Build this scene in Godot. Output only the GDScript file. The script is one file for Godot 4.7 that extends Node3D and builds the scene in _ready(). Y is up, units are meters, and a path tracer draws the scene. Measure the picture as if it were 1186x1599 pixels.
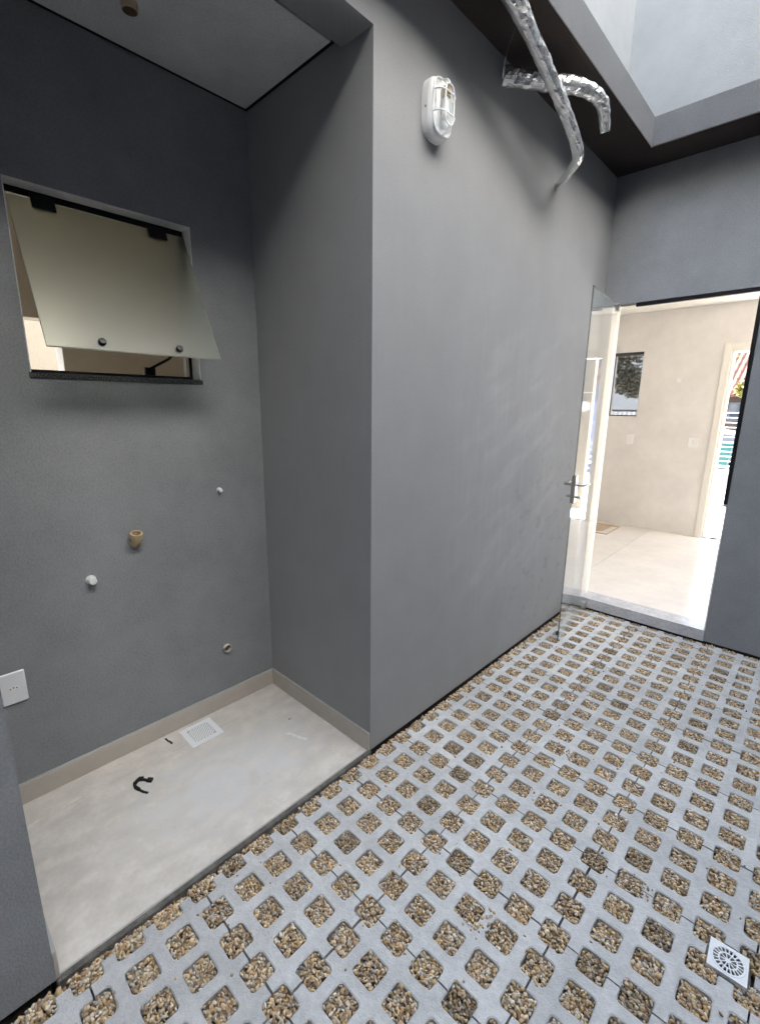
extends Node3D

# Small walled service court of a house: laundry niche, glass door into a bright room, grid paving.
# x runs along the court's long wall towards the glass door, z out of that wall, y up. Paving top is y = 0.

const D := 0.759      # niche depth
const NW := 1.191     # niche width
const L := 2.263      # x of the wall with the glass door
const HC := 2.982     # underside of the canopy
const HT := 3.135     # top of the canopy slab
const HF := 6.0       # top of the two other court walls
const HU := 6.0       # top of the upper walls
const CZ := 2.1       # far side of the court
const CX := -2.45     # left end of the court
const PX := 0.1094    # paving grid
const PZ := 0.1105
const X0 := -0.8036
const Z0 := 0.027
const FL := 0.088     # floor of the room
const HN := 2.713     # head of the niche
const HS := 0.015     # floor of the niche

var used := {}
var rng := RandomNumberGenerator.new()
var M := {}

# ------------------------------------------------------------------ mesh builder
class Mb:
	var v := PackedVector3Array()
	var n := PackedVector3Array()
	var uv := PackedVector2Array()
	var t := Transform3D()
	func tri(a: Vector3, b: Vector3, c: Vector3, hint: Vector3, ns := []) -> void:
		var q := (c - a).cross(b - a)
		if q.length_squared() < 1e-18:
			return
		var flip := q.dot(hint) < 0.0
		var fn := q.normalized() * (-1.0 if flip else 1.0)
		var order := [0, 2, 1] if flip else [0, 1, 2]
		var ps := [a, b, c]
		for k in order:
			var p: Vector3 = ps[k]
			v.append(t * p)
			var m: Vector3 = fn if ns.is_empty() else ns[k]
			n.append((t.basis * m).normalized())
			uv.append(Vector2(p.x, p.z))
	func quad(a: Vector3, b: Vector3, c: Vector3, d: Vector3, hint: Vector3, ns := []) -> void:
		if ns.is_empty():
			tri(a, b, c, hint)
			tri(a, c, d, hint)
		else:
			tri(a, b, c, hint, [ns[0], ns[1], ns[2]])
			tri(a, c, d, hint, [ns[0], ns[2], ns[3]])
	func box(lo: Vector3, hi: Vector3, bev := 0.0) -> void:
		var c := (lo + hi) * 0.5
		var h := (hi - lo) * 0.5
		var b: float = min(bev, min(h.x, min(h.y, h.z)) * 0.95)
		for ax in 3:
			for s in [-1.0, 1.0]:
				var u := (ax + 1) % 3
				var w := (ax + 2) % 3
				var ps := []
				for q in [[-1, -1], [1, -1], [1, 1], [-1, 1]]:
					var p := Vector3.ZERO
					p[ax] = s * h[ax]
					p[u] = q[0] * (h[u] - b)
					p[w] = q[1] * (h[w] - b)
					ps.append(c + p)
				var hint := Vector3.ZERO
				hint[ax] = s
				quad(ps[0], ps[1], ps[2], ps[3], hint)
		if b > 0.0:
			for ax in 3:
				var u := (ax + 1) % 3
				var w := (ax + 2) % 3
				for s in [-1.0, 1.0]:
					for r in [-1.0, 1.0]:
						var ps := []
						for e in [[-1, 0], [1, 0], [1, 1], [-1, 1]]:
							var p := Vector3.ZERO
							p[ax] = e[0] * (h[ax] - b)
							p[u] = s * (h[u] - (b if e[1] == 1 else 0.0))
							p[w] = r * (h[w] - (0.0 if e[1] == 1 else b))
							ps.append(c + p)
						var hint := Vector3.ZERO
						hint[u] = s
						hint[w] = r
						quad(ps[0], ps[1], ps[2], ps[3], hint)
			for s in [-1.0, 1.0]:
				for r in [-1.0, 1.0]:
					for q in [-1.0, 1.0]:
						var e := Vector3(s, r, q)
						tri(c + e * Vector3(h.x, h.y - b, h.z - b), c + e * Vector3(h.x - b, h.y, h.z - b), c + e * Vector3(h.x - b, h.y - b, h.z), e)
	# a swept tube; radii one per point or one for all
	func tube(path: Array, radii: Array, seg := 10, caps := true, flat := false, wob = null) -> void:
		var rings := []
		var nr := []
		var up := Vector3.UP
		var last := Vector3.ZERO
		for i in path.size():
			var a: Vector3 = path[max(i - 1, 0)]
			var b: Vector3 = path[min(i + 1, path.size() - 1)]
			var d := (b - a).normalized()
			if i == 0:
				up = Vector3.RIGHT if abs(d.y) > 0.9 else Vector3.UP
			else:
				var q := Quaternion(last, d) if last.dot(d) > -0.999 else Quaternion()
				up = q * up
			last = d
			var x := d.cross(up).normalized()
			up = x.cross(d).normalized()
			var ring := []
			var rn := []
			var r: float = radii[i] if radii.size() > 1 else radii[0]
			for k in seg:
				var an := TAU * k / seg
				var o := x * cos(an) + up * sin(an)
				var rr: float = r * (wob.call(i, k) if wob != null else 1.0)
				ring.append(path[i] + o * rr)
				rn.append(o)
			rings.append(ring)
			nr.append(rn)
		for i in range(rings.size() - 1):
			for k in seg:
				var k2 := (k + 1) % seg
				var h: Vector3 = nr[i][k] + nr[i][k2] + nr[i + 1][k] + nr[i + 1][k2]
				if flat:
					quad(rings[i][k], rings[i][k2], rings[i + 1][k2], rings[i + 1][k], h)
				else:
					quad(rings[i][k], rings[i][k2], rings[i + 1][k2], rings[i + 1][k], h, [nr[i][k], nr[i][k2], nr[i + 1][k2], nr[i + 1][k]])
		if caps:
			for e in [0, rings.size() - 1]:
				var d: Vector3 = (path[0] - path[1]) if e == 0 else (path[-1] - path[-2])
				for k in seg:
					tri(path[e], rings[e][k], rings[e][(k + 1) % seg], d)
	# profile of (radius, height) turned about +y; smooth within a piece, sharp where a radius-height pair repeats
	func lathe(prof: Array, seg := 20) -> void:
		for i in range(prof.size() - 1):
			var a: Vector2 = prof[i]
			var b: Vector2 = prof[i + 1]
			if a.is_equal_approx(b):
				continue
			var d := b - a
			var o := Vector2(d.y, -d.x).normalized()
			for k in seg:
				var t0 := TAU * k / seg
				var t1 := TAU * (k + 1) / seg
				var c0 := Vector3(cos(t0), 0, sin(t0))
				var c1 := Vector3(cos(t1), 0, sin(t1))
				var n0 := (c0 * o.x + Vector3(0, o.y, 0))
				var n1 := (c1 * o.x + Vector3(0, o.y, 0))
				quad(c0 * a.x + Vector3(0, a.y, 0), c1 * a.x + Vector3(0, a.y, 0), c1 * b.x + Vector3(0, b.y, 0), c0 * b.x + Vector3(0, b.y, 0), n0 + n1, [n0, n1, n1, n0])
	# an outline in x and y pushed out along z, its front edge rounded off by steps of (inset, z)
	func slab(poly: PackedVector2Array, steps: Array) -> void:
		var cen := Vector2.ZERO
		for p in poly:
			cen += p / poly.size()
		var rings := []
		for s in steps:
			var r := []
			for i in poly.size():
				var a := poly[(i - 1 + poly.size()) % poly.size()]
				var b := poly[(i + 1) % poly.size()]
				var tdir := (b - a).normalized()
				var nn := Vector2(tdir.y, -tdir.x)
				if nn.dot(poly[i] - cen) < 0.0:
					nn = -nn
				var p: Vector2 = poly[i] - nn * s.x
				r.append(Vector3(p.x, p.y, s.y))
			rings.append(r)
		var m := poly.size()
		for i in range(rings.size() - 1):
			for k in m:
				var k2 := (k + 1) % m
				var mid: Vector3 = (rings[i][k] + rings[i][k2]) * 0.5
				var hint := Vector3(mid.x - cen.x, mid.y - cen.y, 0) + Vector3(0, 0, 0.3 * signf(steps[i + 1].x - steps[i].x) * signf(steps[i + 1].y - steps[i].y))
				quad(rings[i][k], rings[i][k2], rings[i + 1][k2], rings[i + 1][k], hint)
		var tr := Geometry2D.triangulate_polygon(poly)
		for e in [0, rings.size() - 1]:
			for i in range(0, tr.size(), 3):
				tri(rings[e][tr[i]], rings[e][tr[i + 1]], rings[e][tr[i + 2]], Vector3(0, 0, -1 if e == 0 else 1) * (1.0 if steps[-1].y > steps[0].y else -1.0))
	func mesh(m: Material, uv_from := Rect2(), upright := false) -> ArrayMesh:
		if upright:
			for i in uv.size():
				uv[i] = Vector2((v[i].x + v[i].z - uv_from.position.x) / uv_from.size.x, 1.0 - (v[i].y - uv_from.position.y) / uv_from.size.y)
		elif uv_from.size.x > 0.0:
			for i in uv.size():
				uv[i] = (Vector2(v[i].x, v[i].z) - uv_from.position) / uv_from.size
		var a := []
		a.resize(Mesh.ARRAY_MAX)
		a[Mesh.ARRAY_VERTEX] = v
		a[Mesh.ARRAY_NORMAL] = n
		a[Mesh.ARRAY_TEX_UV] = uv
		var am := ArrayMesh.new()
		am.add_surface_from_arrays(Mesh.PRIMITIVE_TRIANGLES, a)
		am.surface_set_material(0, m)
		return am

# ------------------------------------------------------------------ naming
func numbered(s: String) -> String:
	var k: int = used.get(s, 0)
	used[s] = k + 1
	return s if k == 0 else "%s_%03d" % [s, k]

func tag(o: Node, label: String, category: String, kind := "", group := "") -> Node:
	if label != "": o.set_meta("label", label)
	if category != "": o.set_meta("category", category)
	if kind != "": o.set_meta("kind", kind)
	if group != "": o.set_meta("group", group)
	return o

func thing(called: String, at: Vector3, label: String, category: String, kind := "", group := "") -> Node3D:
	var o := Node3D.new()
	o.name = numbered(called)
	o.position = at
	add_child(o, true)
	tag(o, label, category, kind, group)
	return o

func put(called: String, mb: Mb, m: Material, parent: Node = self, uv_from := Rect2()) -> MeshInstance3D:
	return put_mesh(called, mb.mesh(m, uv_from), parent)

func put_mesh(called: String, mesh: Mesh, parent: Node = self) -> MeshInstance3D:
	var o := MeshInstance3D.new()
	o.mesh = mesh
	o.name = numbered(called) if parent == self else called
	parent.add_child(o, true)
	return o

func bx(lo: Vector3, hi: Vector3, bev := 0.0) -> Mb:
	var b := Mb.new()
	b.box(lo, hi, bev)
	return b

# a wall lying along an axis (0: along x, 2: along z), thickness from t0 to t1, with rectangular openings [u0, u1, y0, y1]
func wall_mesh(along: int, u0: float, u1: float, y0: float, y1: float, t0: float, t1: float, holes := []) -> Mb:
	var b := Mb.new()
	var cuts := [u0, u1]
	for h in holes:
		cuts.append(h[0])
		cuts.append(h[1])
	cuts.sort()
	for i in range(cuts.size() - 1):
		if cuts[i + 1] - cuts[i] < 1e-4: continue
		var mid: float = (cuts[i] + cuts[i + 1]) * 0.5
		var y := y0
		var here := holes.filter(func(h): return h[0] < mid and h[1] > mid)
		here.sort_custom(func(p, q): return p[2] < q[2])
		here.append([0, 0, y1, y1])
		for h in here:
			if h[2] - y > 1e-4:
				if along == 0: b.box(Vector3(cuts[i], y, t0), Vector3(cuts[i + 1], h[2], t1))
				else: b.box(Vector3(t0, y, cuts[i]), Vector3(t1, h[2], cuts[i + 1]))
			y = h[3]
	return b

# ------------------------------------------------------------------ textures and materials
func noise(w: int, h: int, freq: float, sd: int, oct := 3, kind := FastNoiseLite.TYPE_SIMPLEX_SMOOTH) -> PackedByteArray:
	var f := FastNoiseLite.new()
	f.seed = sd
	f.frequency = freq
	f.noise_type = kind
	f.fractal_octaves = oct
	var im := f.get_seamless_image(w, h, false, false, 0.1, true)
	im.convert(Image.FORMAT_L8)
	return im.get_data()

# grey image of base with layers [bytes, amount]
func layered(s: int, layers: Array, base := 1.0, tint := Color(1, 1, 1)) -> ImageTexture:
	var out := PackedByteArray()
	out.resize(s * s * 3)
	for i in s * s:
		var g := base
		for l in layers:
			g += (l[0][i] / 255.0 - 0.5) * l[1]
		out[i * 3] = int(clampf(g * tint.r, 0, 1) * 255)
		out[i * 3 + 1] = int(clampf(g * tint.g, 0, 1) * 255)
		out[i * 3 + 2] = int(clampf(g * tint.b, 0, 1) * 255)
	return ImageTexture.create_from_image(Image.create_from_data(s, s, false, Image.FORMAT_RGB8, out))

func bumps(s: int, layers: Array, strength: float) -> ImageTexture:
	var out := PackedByteArray()
	out.resize(s * s)
	for i in s * s:
		var g := 0.5
		for l in layers:
			g += (l[0][i] / 255.0 - 0.5) * l[1]
		out[i] = int(clampf(g, 0, 1) * 255)
	var im := Image.create_from_data(s, s, false, Image.FORMAT_L8, out)
	im.convert(Image.FORMAT_RGBA8)
	im.bump_map_to_normal_map(strength)
	return ImageTexture.create_from_image(im)

func lin(r: float, g: float, b: float) -> Color:
	return Color(r, g, b).linear_to_srgb()

func mat(c: Color, rough := 0.8, metal := 0.0) -> StandardMaterial3D:
	var m := StandardMaterial3D.new()
	m.albedo_color = c
	m.roughness = rough
	m.metallic = metal
	return m

func world_tex(m: StandardMaterial3D, alb: Texture2D, nrm: Texture2D, per_m: float, ns := 1.0) -> StandardMaterial3D:
	m.uv1_triplanar = true
	m.uv1_world_triplanar = true
	m.uv1_scale = Vector3.ONE * per_m
	if alb: m.albedo_texture = alb
	if nrm:
		m.normal_enabled = true
		m.normal_texture = nrm
		m.normal_scale = ns
	return m

func smoothstepf(a: float, b: float, x: float) -> float:
	var q := clampf((x - a) / (b - a), 0, 1)
	return q * q * (3 - 2 * q)

func niche_floor_texture() -> ImageTexture:
	var w := 1024
	var h := 656
	var n1 := FastNoiseLite.new(); n1.seed = 5; n1.frequency = 0.012; n1.fractal_octaves = 5
	var n2 := FastNoiseLite.new(); n2.seed = 9; n2.frequency = 0.05; n2.fractal_octaves = 4
	var n3 := FastNoiseLite.new(); n3.seed = 21; n3.frequency = 0.006; n3.fractal_octaves = 3
	var out := PackedByteArray()
	out.resize(w * h * 3)
	for j in h:
		for i in w:
			var x := -NW + NW * i / w
			var z := -D + D * j / h
			var a := n1.get_noise_2d(i, j)
			var b := n2.get_noise_2d(i, j)
			var c := n3.get_noise_2d(i * 1.0, j * 2.2)
			var col := Vector3(0.80, 0.772, 0.735) * (1.0 + 0.05 * a + 0.03 * b + 0.05 * c)
			# dried plaster slurry wiped over the middle of the floor
			var d := Vector2((x + 0.48) / 0.46, (z + 0.33) / 0.26).length()
			var dust := smoothstepf(1.15, 0.2, d + 0.55 * a + 0.25 * b) * 0.62
			dust = maxf(dust, smoothstepf(0.16, 0.5, a + 0.5 * b) * 0.2 * smoothstepf(-0.70, -0.55, z))
			# the ring that a bucket left
			var q := Vector2(x + 0.57, z + 0.30)
			var rr := absf(q.length() - 0.14 + 0.008 * a)
			var ang := atan2(q.y, q.x)
			var ring := smoothstepf(0.026, 0.008, rr) * smoothstepf(2.4, 1.4, absf(ang + 0.7)) * (0.65 + 0.6 * b)
			dust *= 1.0 - 0.75 * clampf(ring, 0, 1)
			col = col.lerp(Vector3(0.83, 0.83, 0.83), clampf(dust, 0, 1))
			if b > 0.5 and c < 0.0: col *= 0.95
			# a few white drips
			var dr := absf(x + 0.17 - 0.35 * (z + 0.3)) + 0.01 * b
			if dr < 0.006 and z > -0.36 and z < -0.26: col = col.lerp(Vector3(0.9, 0.9, 0.89), 0.7)
			var k := (j * w + i) * 3
			out[k] = int(clampf(col.x, 0, 1) * 255)
			out[k + 1] = int(clampf(col.y, 0, 1) * 255)
			out[k + 2] = int(clampf(col.z, 0, 1) * 255)
	return ImageTexture.create_from_image(Image.create_from_data(w, h, false, Image.FORMAT_RGB8, out))

# painted plaster with roller laps, wiped smears and dust low down
func long_wall_texture() -> ImageTexture:
	var w := 1240
	var h := 1112
	var n1 := FastNoiseLite.new(); n1.seed = 41; n1.frequency = 0.010; n1.fractal_octaves = 4
	var n2 := FastNoiseLite.new(); n2.seed = 42; n2.frequency = 0.03; n2.fractal_octaves = 3
	var n3 := FastNoiseLite.new(); n3.seed = 43; n3.frequency = 0.45; n3.fractal_octaves = 2
	var n4 := FastNoiseLite.new(); n4.seed = 44; n4.frequency = 0.02; n4.fractal_octaves = 3
	var out := PackedByteArray()
	out.resize(w * h * 3)
	for j in h:
		var y := 3.1 * (1.0 - float(j) / h)
		for i in w:
			var x := -NW + (NW + L) * i / w
			var a := n1.get_noise_2d(i, j)
			var streak := n2.get_noise_2d(i * 2.4, j * 0.16)
			var sweep := n4.get_noise_2d(i * 0.5 + j * 0.9, j * 0.35 - i * 0.1)
			var g := 0.875 + 0.020 * a + 0.045 * n3.get_noise_2d(i, j)
			# wiped, dusty patches on the middle of the wall
			var zone := smoothstepf(0.35, 0.9, x) * smoothstepf(2.2, 1.5, x) * smoothstepf(0.3, 0.7, y) * smoothstepf(2.3, 1.5, y)
			g += zone * (0.022 * maxf(streak, -0.15) + 0.060 * maxf(sweep, 0.0) + 0.025)
			g += 0.005 * streak
			# darker scuffs beside the door
			g -= 0.05 * smoothstepf(0.25, 0.55, n4.get_noise_2d(i + 900, j * 1.4)) * smoothstepf(0.9, 1.5, x) * smoothstepf(1.7, 0.9, y)
			# grit dust thrown up from the gravel
			var dust := smoothstepf(0.20, 0.0, y + 0.10 * n2.get_noise_2d(i, j) + 0.05 * a) * 0.25
			var k := (j * w + i) * 3
			out[k] = int(clampf(lerpf(g, 0.93, dust), 0, 1) * 255)
			out[k + 1] = int(clampf(lerpf(g, 0.90, dust), 0, 1) * 255)
			out[k + 2] = int(clampf(lerpf(g, 0.85, dust), 0, 1) * 255)
	return ImageTexture.create_from_image(Image.create_from_data(w, h, false, Image.FORMAT_RGB8, out))

func make_materials() -> void:
	var broad := noise(512, 512, 0.006, 3, 4)
	var mid := noise(512, 512, 0.03, 4, 4)
	var fine := noise(512, 512, 0.22, 7, 2)
	var grain := noise(512, 512, 0.45, 8, 1)
	var pit := noise(512, 512, 0.09, 17, 3, FastNoiseLite.TYPE_CELLULAR)
	var wall_tex := layered(512, [[broad, 0.07], [mid, 0.03], [fine, 0.10], [grain, 0.08]], 0.9)
	var plain := layered(512, [[broad, 0.05], [mid, 0.03], [fine, 0.02]], 0.97)
	var wall_nrm := bumps(512, [[fine, 0.35], [grain, 0.65]], 2.5)
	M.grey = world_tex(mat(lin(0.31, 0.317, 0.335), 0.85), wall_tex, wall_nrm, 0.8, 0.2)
	M.long_wall = mat(lin(0.385, 0.387, 0.398), 0.85)
	M.long_wall.albedo_texture = long_wall_texture()
	M.white_wall = world_tex(mat(lin(0.70, 0.72, 0.74), 0.85), plain, wall_nrm, 0.62, 0.3)
	M.pale_grey = world_tex(mat(lin(0.245, 0.255, 0.262), 0.85), plain, wall_nrm, 0.62, 0.12)
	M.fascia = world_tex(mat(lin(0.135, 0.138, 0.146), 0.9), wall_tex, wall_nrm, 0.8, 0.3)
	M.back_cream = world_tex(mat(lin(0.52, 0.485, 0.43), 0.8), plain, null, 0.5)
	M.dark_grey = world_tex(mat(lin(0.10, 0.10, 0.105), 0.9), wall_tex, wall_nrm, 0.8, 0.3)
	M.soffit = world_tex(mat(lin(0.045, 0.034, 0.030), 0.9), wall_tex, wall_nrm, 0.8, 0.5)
	M.cream = world_tex(mat(lin(0.83, 0.79, 0.745), 0.75), plain, wall_nrm, 0.5, 0.15)
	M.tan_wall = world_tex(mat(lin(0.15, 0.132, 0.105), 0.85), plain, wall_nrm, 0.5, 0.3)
	M.ceiling = world_tex(mat(lin(0.85, 0.82, 0.77), 0.85), plain, null, 0.5)
	M.gypsum = world_tex(mat(lin(0.86, 0.87, 0.88), 0.9), wall_tex, wall_nrm, 0.9, 0.3)
	M.void = mat(lin(0.02, 0.02, 0.022), 0.95)
	M.room_floor = world_tex(mat(lin(0.74, 0.70, 0.65), 0.16), plain, null, 0.7)
	M.room_floor2 = world_tex(mat(lin(0.725, 0.685, 0.635), 0.18), plain, null, 0.43)
	M.trim_white = mat(lin(0.82, 0.78, 0.71), 0.35)
	M.porch = world_tex(mat(lin(0.80, 0.79, 0.77), 0.6), plain, null, 0.7)
	M.skirting = world_tex(mat(lin(0.50, 0.455, 0.40), 0.3), plain, null, 1.3)
	M.grout = mat(lin(0.40, 0.39, 0.37), 0.9)
	M.cement = world_tex(mat(lin(0.19, 0.175, 0.155), 0.95), layered(512, [[broad, 0.3], [mid, 0.3], [fine, 0.2]], 0.85), wall_nrm, 1.7, 1.0)
	M.niche_tile = mat(Color(1, 1, 1), 0.42)
	M.niche_tile.albedo_texture = niche_floor_texture()
	M.niche_tile.normal_enabled = true
	M.niche_tile.normal_texture = bumps(512, [[mid, 0.4], [broad, 0.5]], 1.0)
	M.niche_tile.normal_scale = 0.15
	# paving concrete: four tones
	var conc := layered(512, [[broad, 0.10], [mid, 0.07], [fine, 0.07], [pit, 0.07]], 0.94)
	var conc_n := bumps(512, [[fine, 0.5], [mid, 0.3], [pit, 0.5]], 2.0)
	M.pave = []
	for k in 4:
		var g: float = [1.0, 0.96, 1.04, 0.92][k]
		M.pave.append(world_tex(mat(lin(0.555 * g, 0.55 * g, 0.54 * g), 0.8), conc, conc_n, 1.35, 0.5))
	M.bed = world_tex(mat(lin(0.05, 0.042, 0.034), 1.0), layered(512, [[mid, 0.5], [fine, 0.5]], 0.8), null, 3.0)
	M.sand = world_tex(mat(lin(0.22, 0.165, 0.10), 1.0), layered(512, [[fine, 0.7], [grain, 0.6]], 0.75), null, 6.0)
	M.stone = mat(Color(1, 1, 1), 0.75)
	M.stone.vertex_color_use_as_albedo = true
	M.granite = world_tex(mat(lin(0.20, 0.20, 0.205), 0.3), layered(512, [[pit, 1.4], [fine, 0.8]], 0.6), null, 5.0)
	M.sill_stone = world_tex(mat(lin(0.62, 0.62, 0.64), 0.25), layered(512, [[mid, 0.12], [fine, 0.12], [broad, 0.1]], 0.9), null, 2.0)
	M.black = mat(lin(0.010, 0.010, 0.011), 0.45)
	M.black_alu = mat(lin(0.012, 0.011, 0.012), 0.35, 0.3)
	M.steel = mat(lin(0.55, 0.53, 0.50), 0.28, 0.95)
	M.white_plastic = mat(lin(0.78, 0.79, 0.80), 0.4)
	M.white_plastic2 = mat(lin(0.84, 0.83, 0.81), 0.45)
	M.pvc = mat(lin(0.52, 0.40, 0.24), 0.4)
	M.pvc_pale = mat(lin(0.56, 0.50, 0.40), 0.45)
	M.pvc_dark = mat(lin(0.10, 0.065, 0.035), 0.6)
	M.tan = mat(lin(0.42, 0.31, 0.18), 0.7)
	M.rubber = mat(lin(0.008, 0.008, 0.009), 0.6)
	# glass
	M.pane = mat(Color(0.93, 0.98, 0.96, 0.06), 0.02)
	M.pane.transparency = BaseMaterial3D.TRANSPARENCY_ALPHA
	M.pane_edge = mat(Color(0.10, 0.30, 0.25, 0.55), 0.1)
	M.pane_edge.transparency = BaseMaterial3D.TRANSPARENCY_ALPHA
	M.frost = mat(Color(0.90, 0.93, 0.89, 0.0), 0.36)
	M.frost.refraction_enabled = true
	M.frost.refraction_scale = 0.05
	M.tinted = mat(Color(0.12, 0.12, 0.12, 0.6), 0.02)
	M.tinted.transparency = BaseMaterial3D.TRANSPARENCY_ALPHA
	M.clear = mat(Color(0.92, 0.94, 0.94, 0.10), 0.06)
	M.clear.transparency = BaseMaterial3D.TRANSPARENCY_ALPHA
	var foil_n := bumps(512, [[noise(512, 512, 0.03, 31, 4, FastNoiseLite.TYPE_CELLULAR), 1.0], [mid, 0.5]], 4.0)
	M.foil = mat(lin(0.76, 0.765, 0.77), 0.24, 0.82)
	M.foil.uv1_triplanar = true
	M.foil.uv1_scale = Vector3.ONE * 5.0
	M.foil.normal_enabled = true
	M.foil.normal_texture = foil_n
	M.foil.normal_scale = 0.8
	M.film = mat(Color(0.75, 0.76, 0.78, 0.6), 0.3)
	M.film.transparency = BaseMaterial3D.TRANSPARENCY_ALPHA
	# outside
	M.ground = world_tex(mat(lin(0.10, 0.095, 0.085), 0.95), plain, null, 0.4)
	M.asphalt = world_tex(mat(lin(0.055, 0.055, 0.057), 0.9), wall_tex, null, 0.5)
	M.walk = world_tex(mat(lin(0.34, 0.33, 0.31), 0.9), plain, null, 0.6)
	M.brown = world_tex(mat(lin(0.055, 0.036, 0.029), 0.85), wall_tex, null, 0.5)
	M.roof = mat(lin(0.13, 0.06, 0.04), 0.85)
	M.roof2 = mat(lin(0.17, 0.085, 0.055), 0.85)
	M.rail = mat(lin(0.45, 0.42, 0.40), 0.5)
	M.dark_rail = mat(lin(0.05, 0.05, 0.055), 0.6)
	M.teal = mat(lin(0.004, 0.075, 0.072), 0.45)
	M.car = mat(lin(0.05, 0.055, 0.075), 0.25)
	M.car.clearcoat_enabled = true
	M.car_glass = mat(lin(0.03, 0.04, 0.05), 0.05)
	M.tyre = mat(lin(0.012, 0.012, 0.012), 0.9)
	M.leaf = mat(Color(1, 1, 1), 0.6)
	M.leaf.vertex_color_use_as_albedo = true
	M.leaf.backlight_enabled = true
	M.leaf.backlight = Color(0.35, 0.38, 0.12)
	M.bark = mat(lin(0.10, 0.075, 0.055), 0.95)
	M.blue_wall = world_tex(mat(lin(0.12, 0.15, 0.24), 0.85), plain, null, 0.4)

# ------------------------------------------------------------------ build
func _ready() -> void:
	rng.seed = 4711
	# camera
	var cam := Camera3D.new()
	cam.name = "camera"
	cam.fov = 95.361
	cam.near = 0.02
	cam.far = 400.0
	cam.position = Vector3(-1.2831, 1.5233, 1.2647)
	cam.rotation_order = EULER_ORDER_YXZ
	cam.rotation = Vector3(-0.2243, -0.8119, 0.0090)
	add_child(cam)
	cam.current = true
	# sky, exposure
	var env := Environment.new()
	env.background_mode = Environment.BG_SKY
	var sky := Sky.new()
	var sm := ProceduralSkyMaterial.new()
	sm.sky_top_color = Color(0.71, 0.77, 0.86)
	sm.sky_horizon_color = Color(0.93, 0.94, 0.95)
	sm.sky_curve = 0.18
	sm.ground_bottom_color = Color(0.35, 0.33, 0.30)
	sm.ground_horizon_color = Color(0.75, 0.74, 0.72)
	sky.sky_material = sm
	env.sky = sky
	env.background_energy_multiplier = 0.65
	env.tonemap_mode = Environment.TONE_MAPPER_LINEAR
	env.tonemap_exposure = 17.5
	env.sdfgi_enabled = true
	env.ssao_enabled = true
	env.ssil_enabled = true
	var we := WorldEnvironment.new()
	we.name = "world_environment"
	we.environment = env
	add_child(we)
	# the sun, behind the house: it reaches only the top of the wall across the court
	var sun := DirectionalLight3D.new()
	sun.name = "sun"
	sun.light_energy = 1.6
	sun.light_color = Color(1.0, 0.965, 0.91)
	sun.light_angular_distance = 0.5
	sun.shadow_enabled = true
	add_child(sun)
	sun.look_at_from_position(Vector3.ZERO, -Vector3(0.12, 0.64, -0.75), Vector3.UP)

	make_materials()
	court_walls()
	house_shell()
	paving()
	niche()
	niche_window()
	glass_door()
	room()
	ducts()
	wall_light()
	drains()
	outside()
	gravel()

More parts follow.
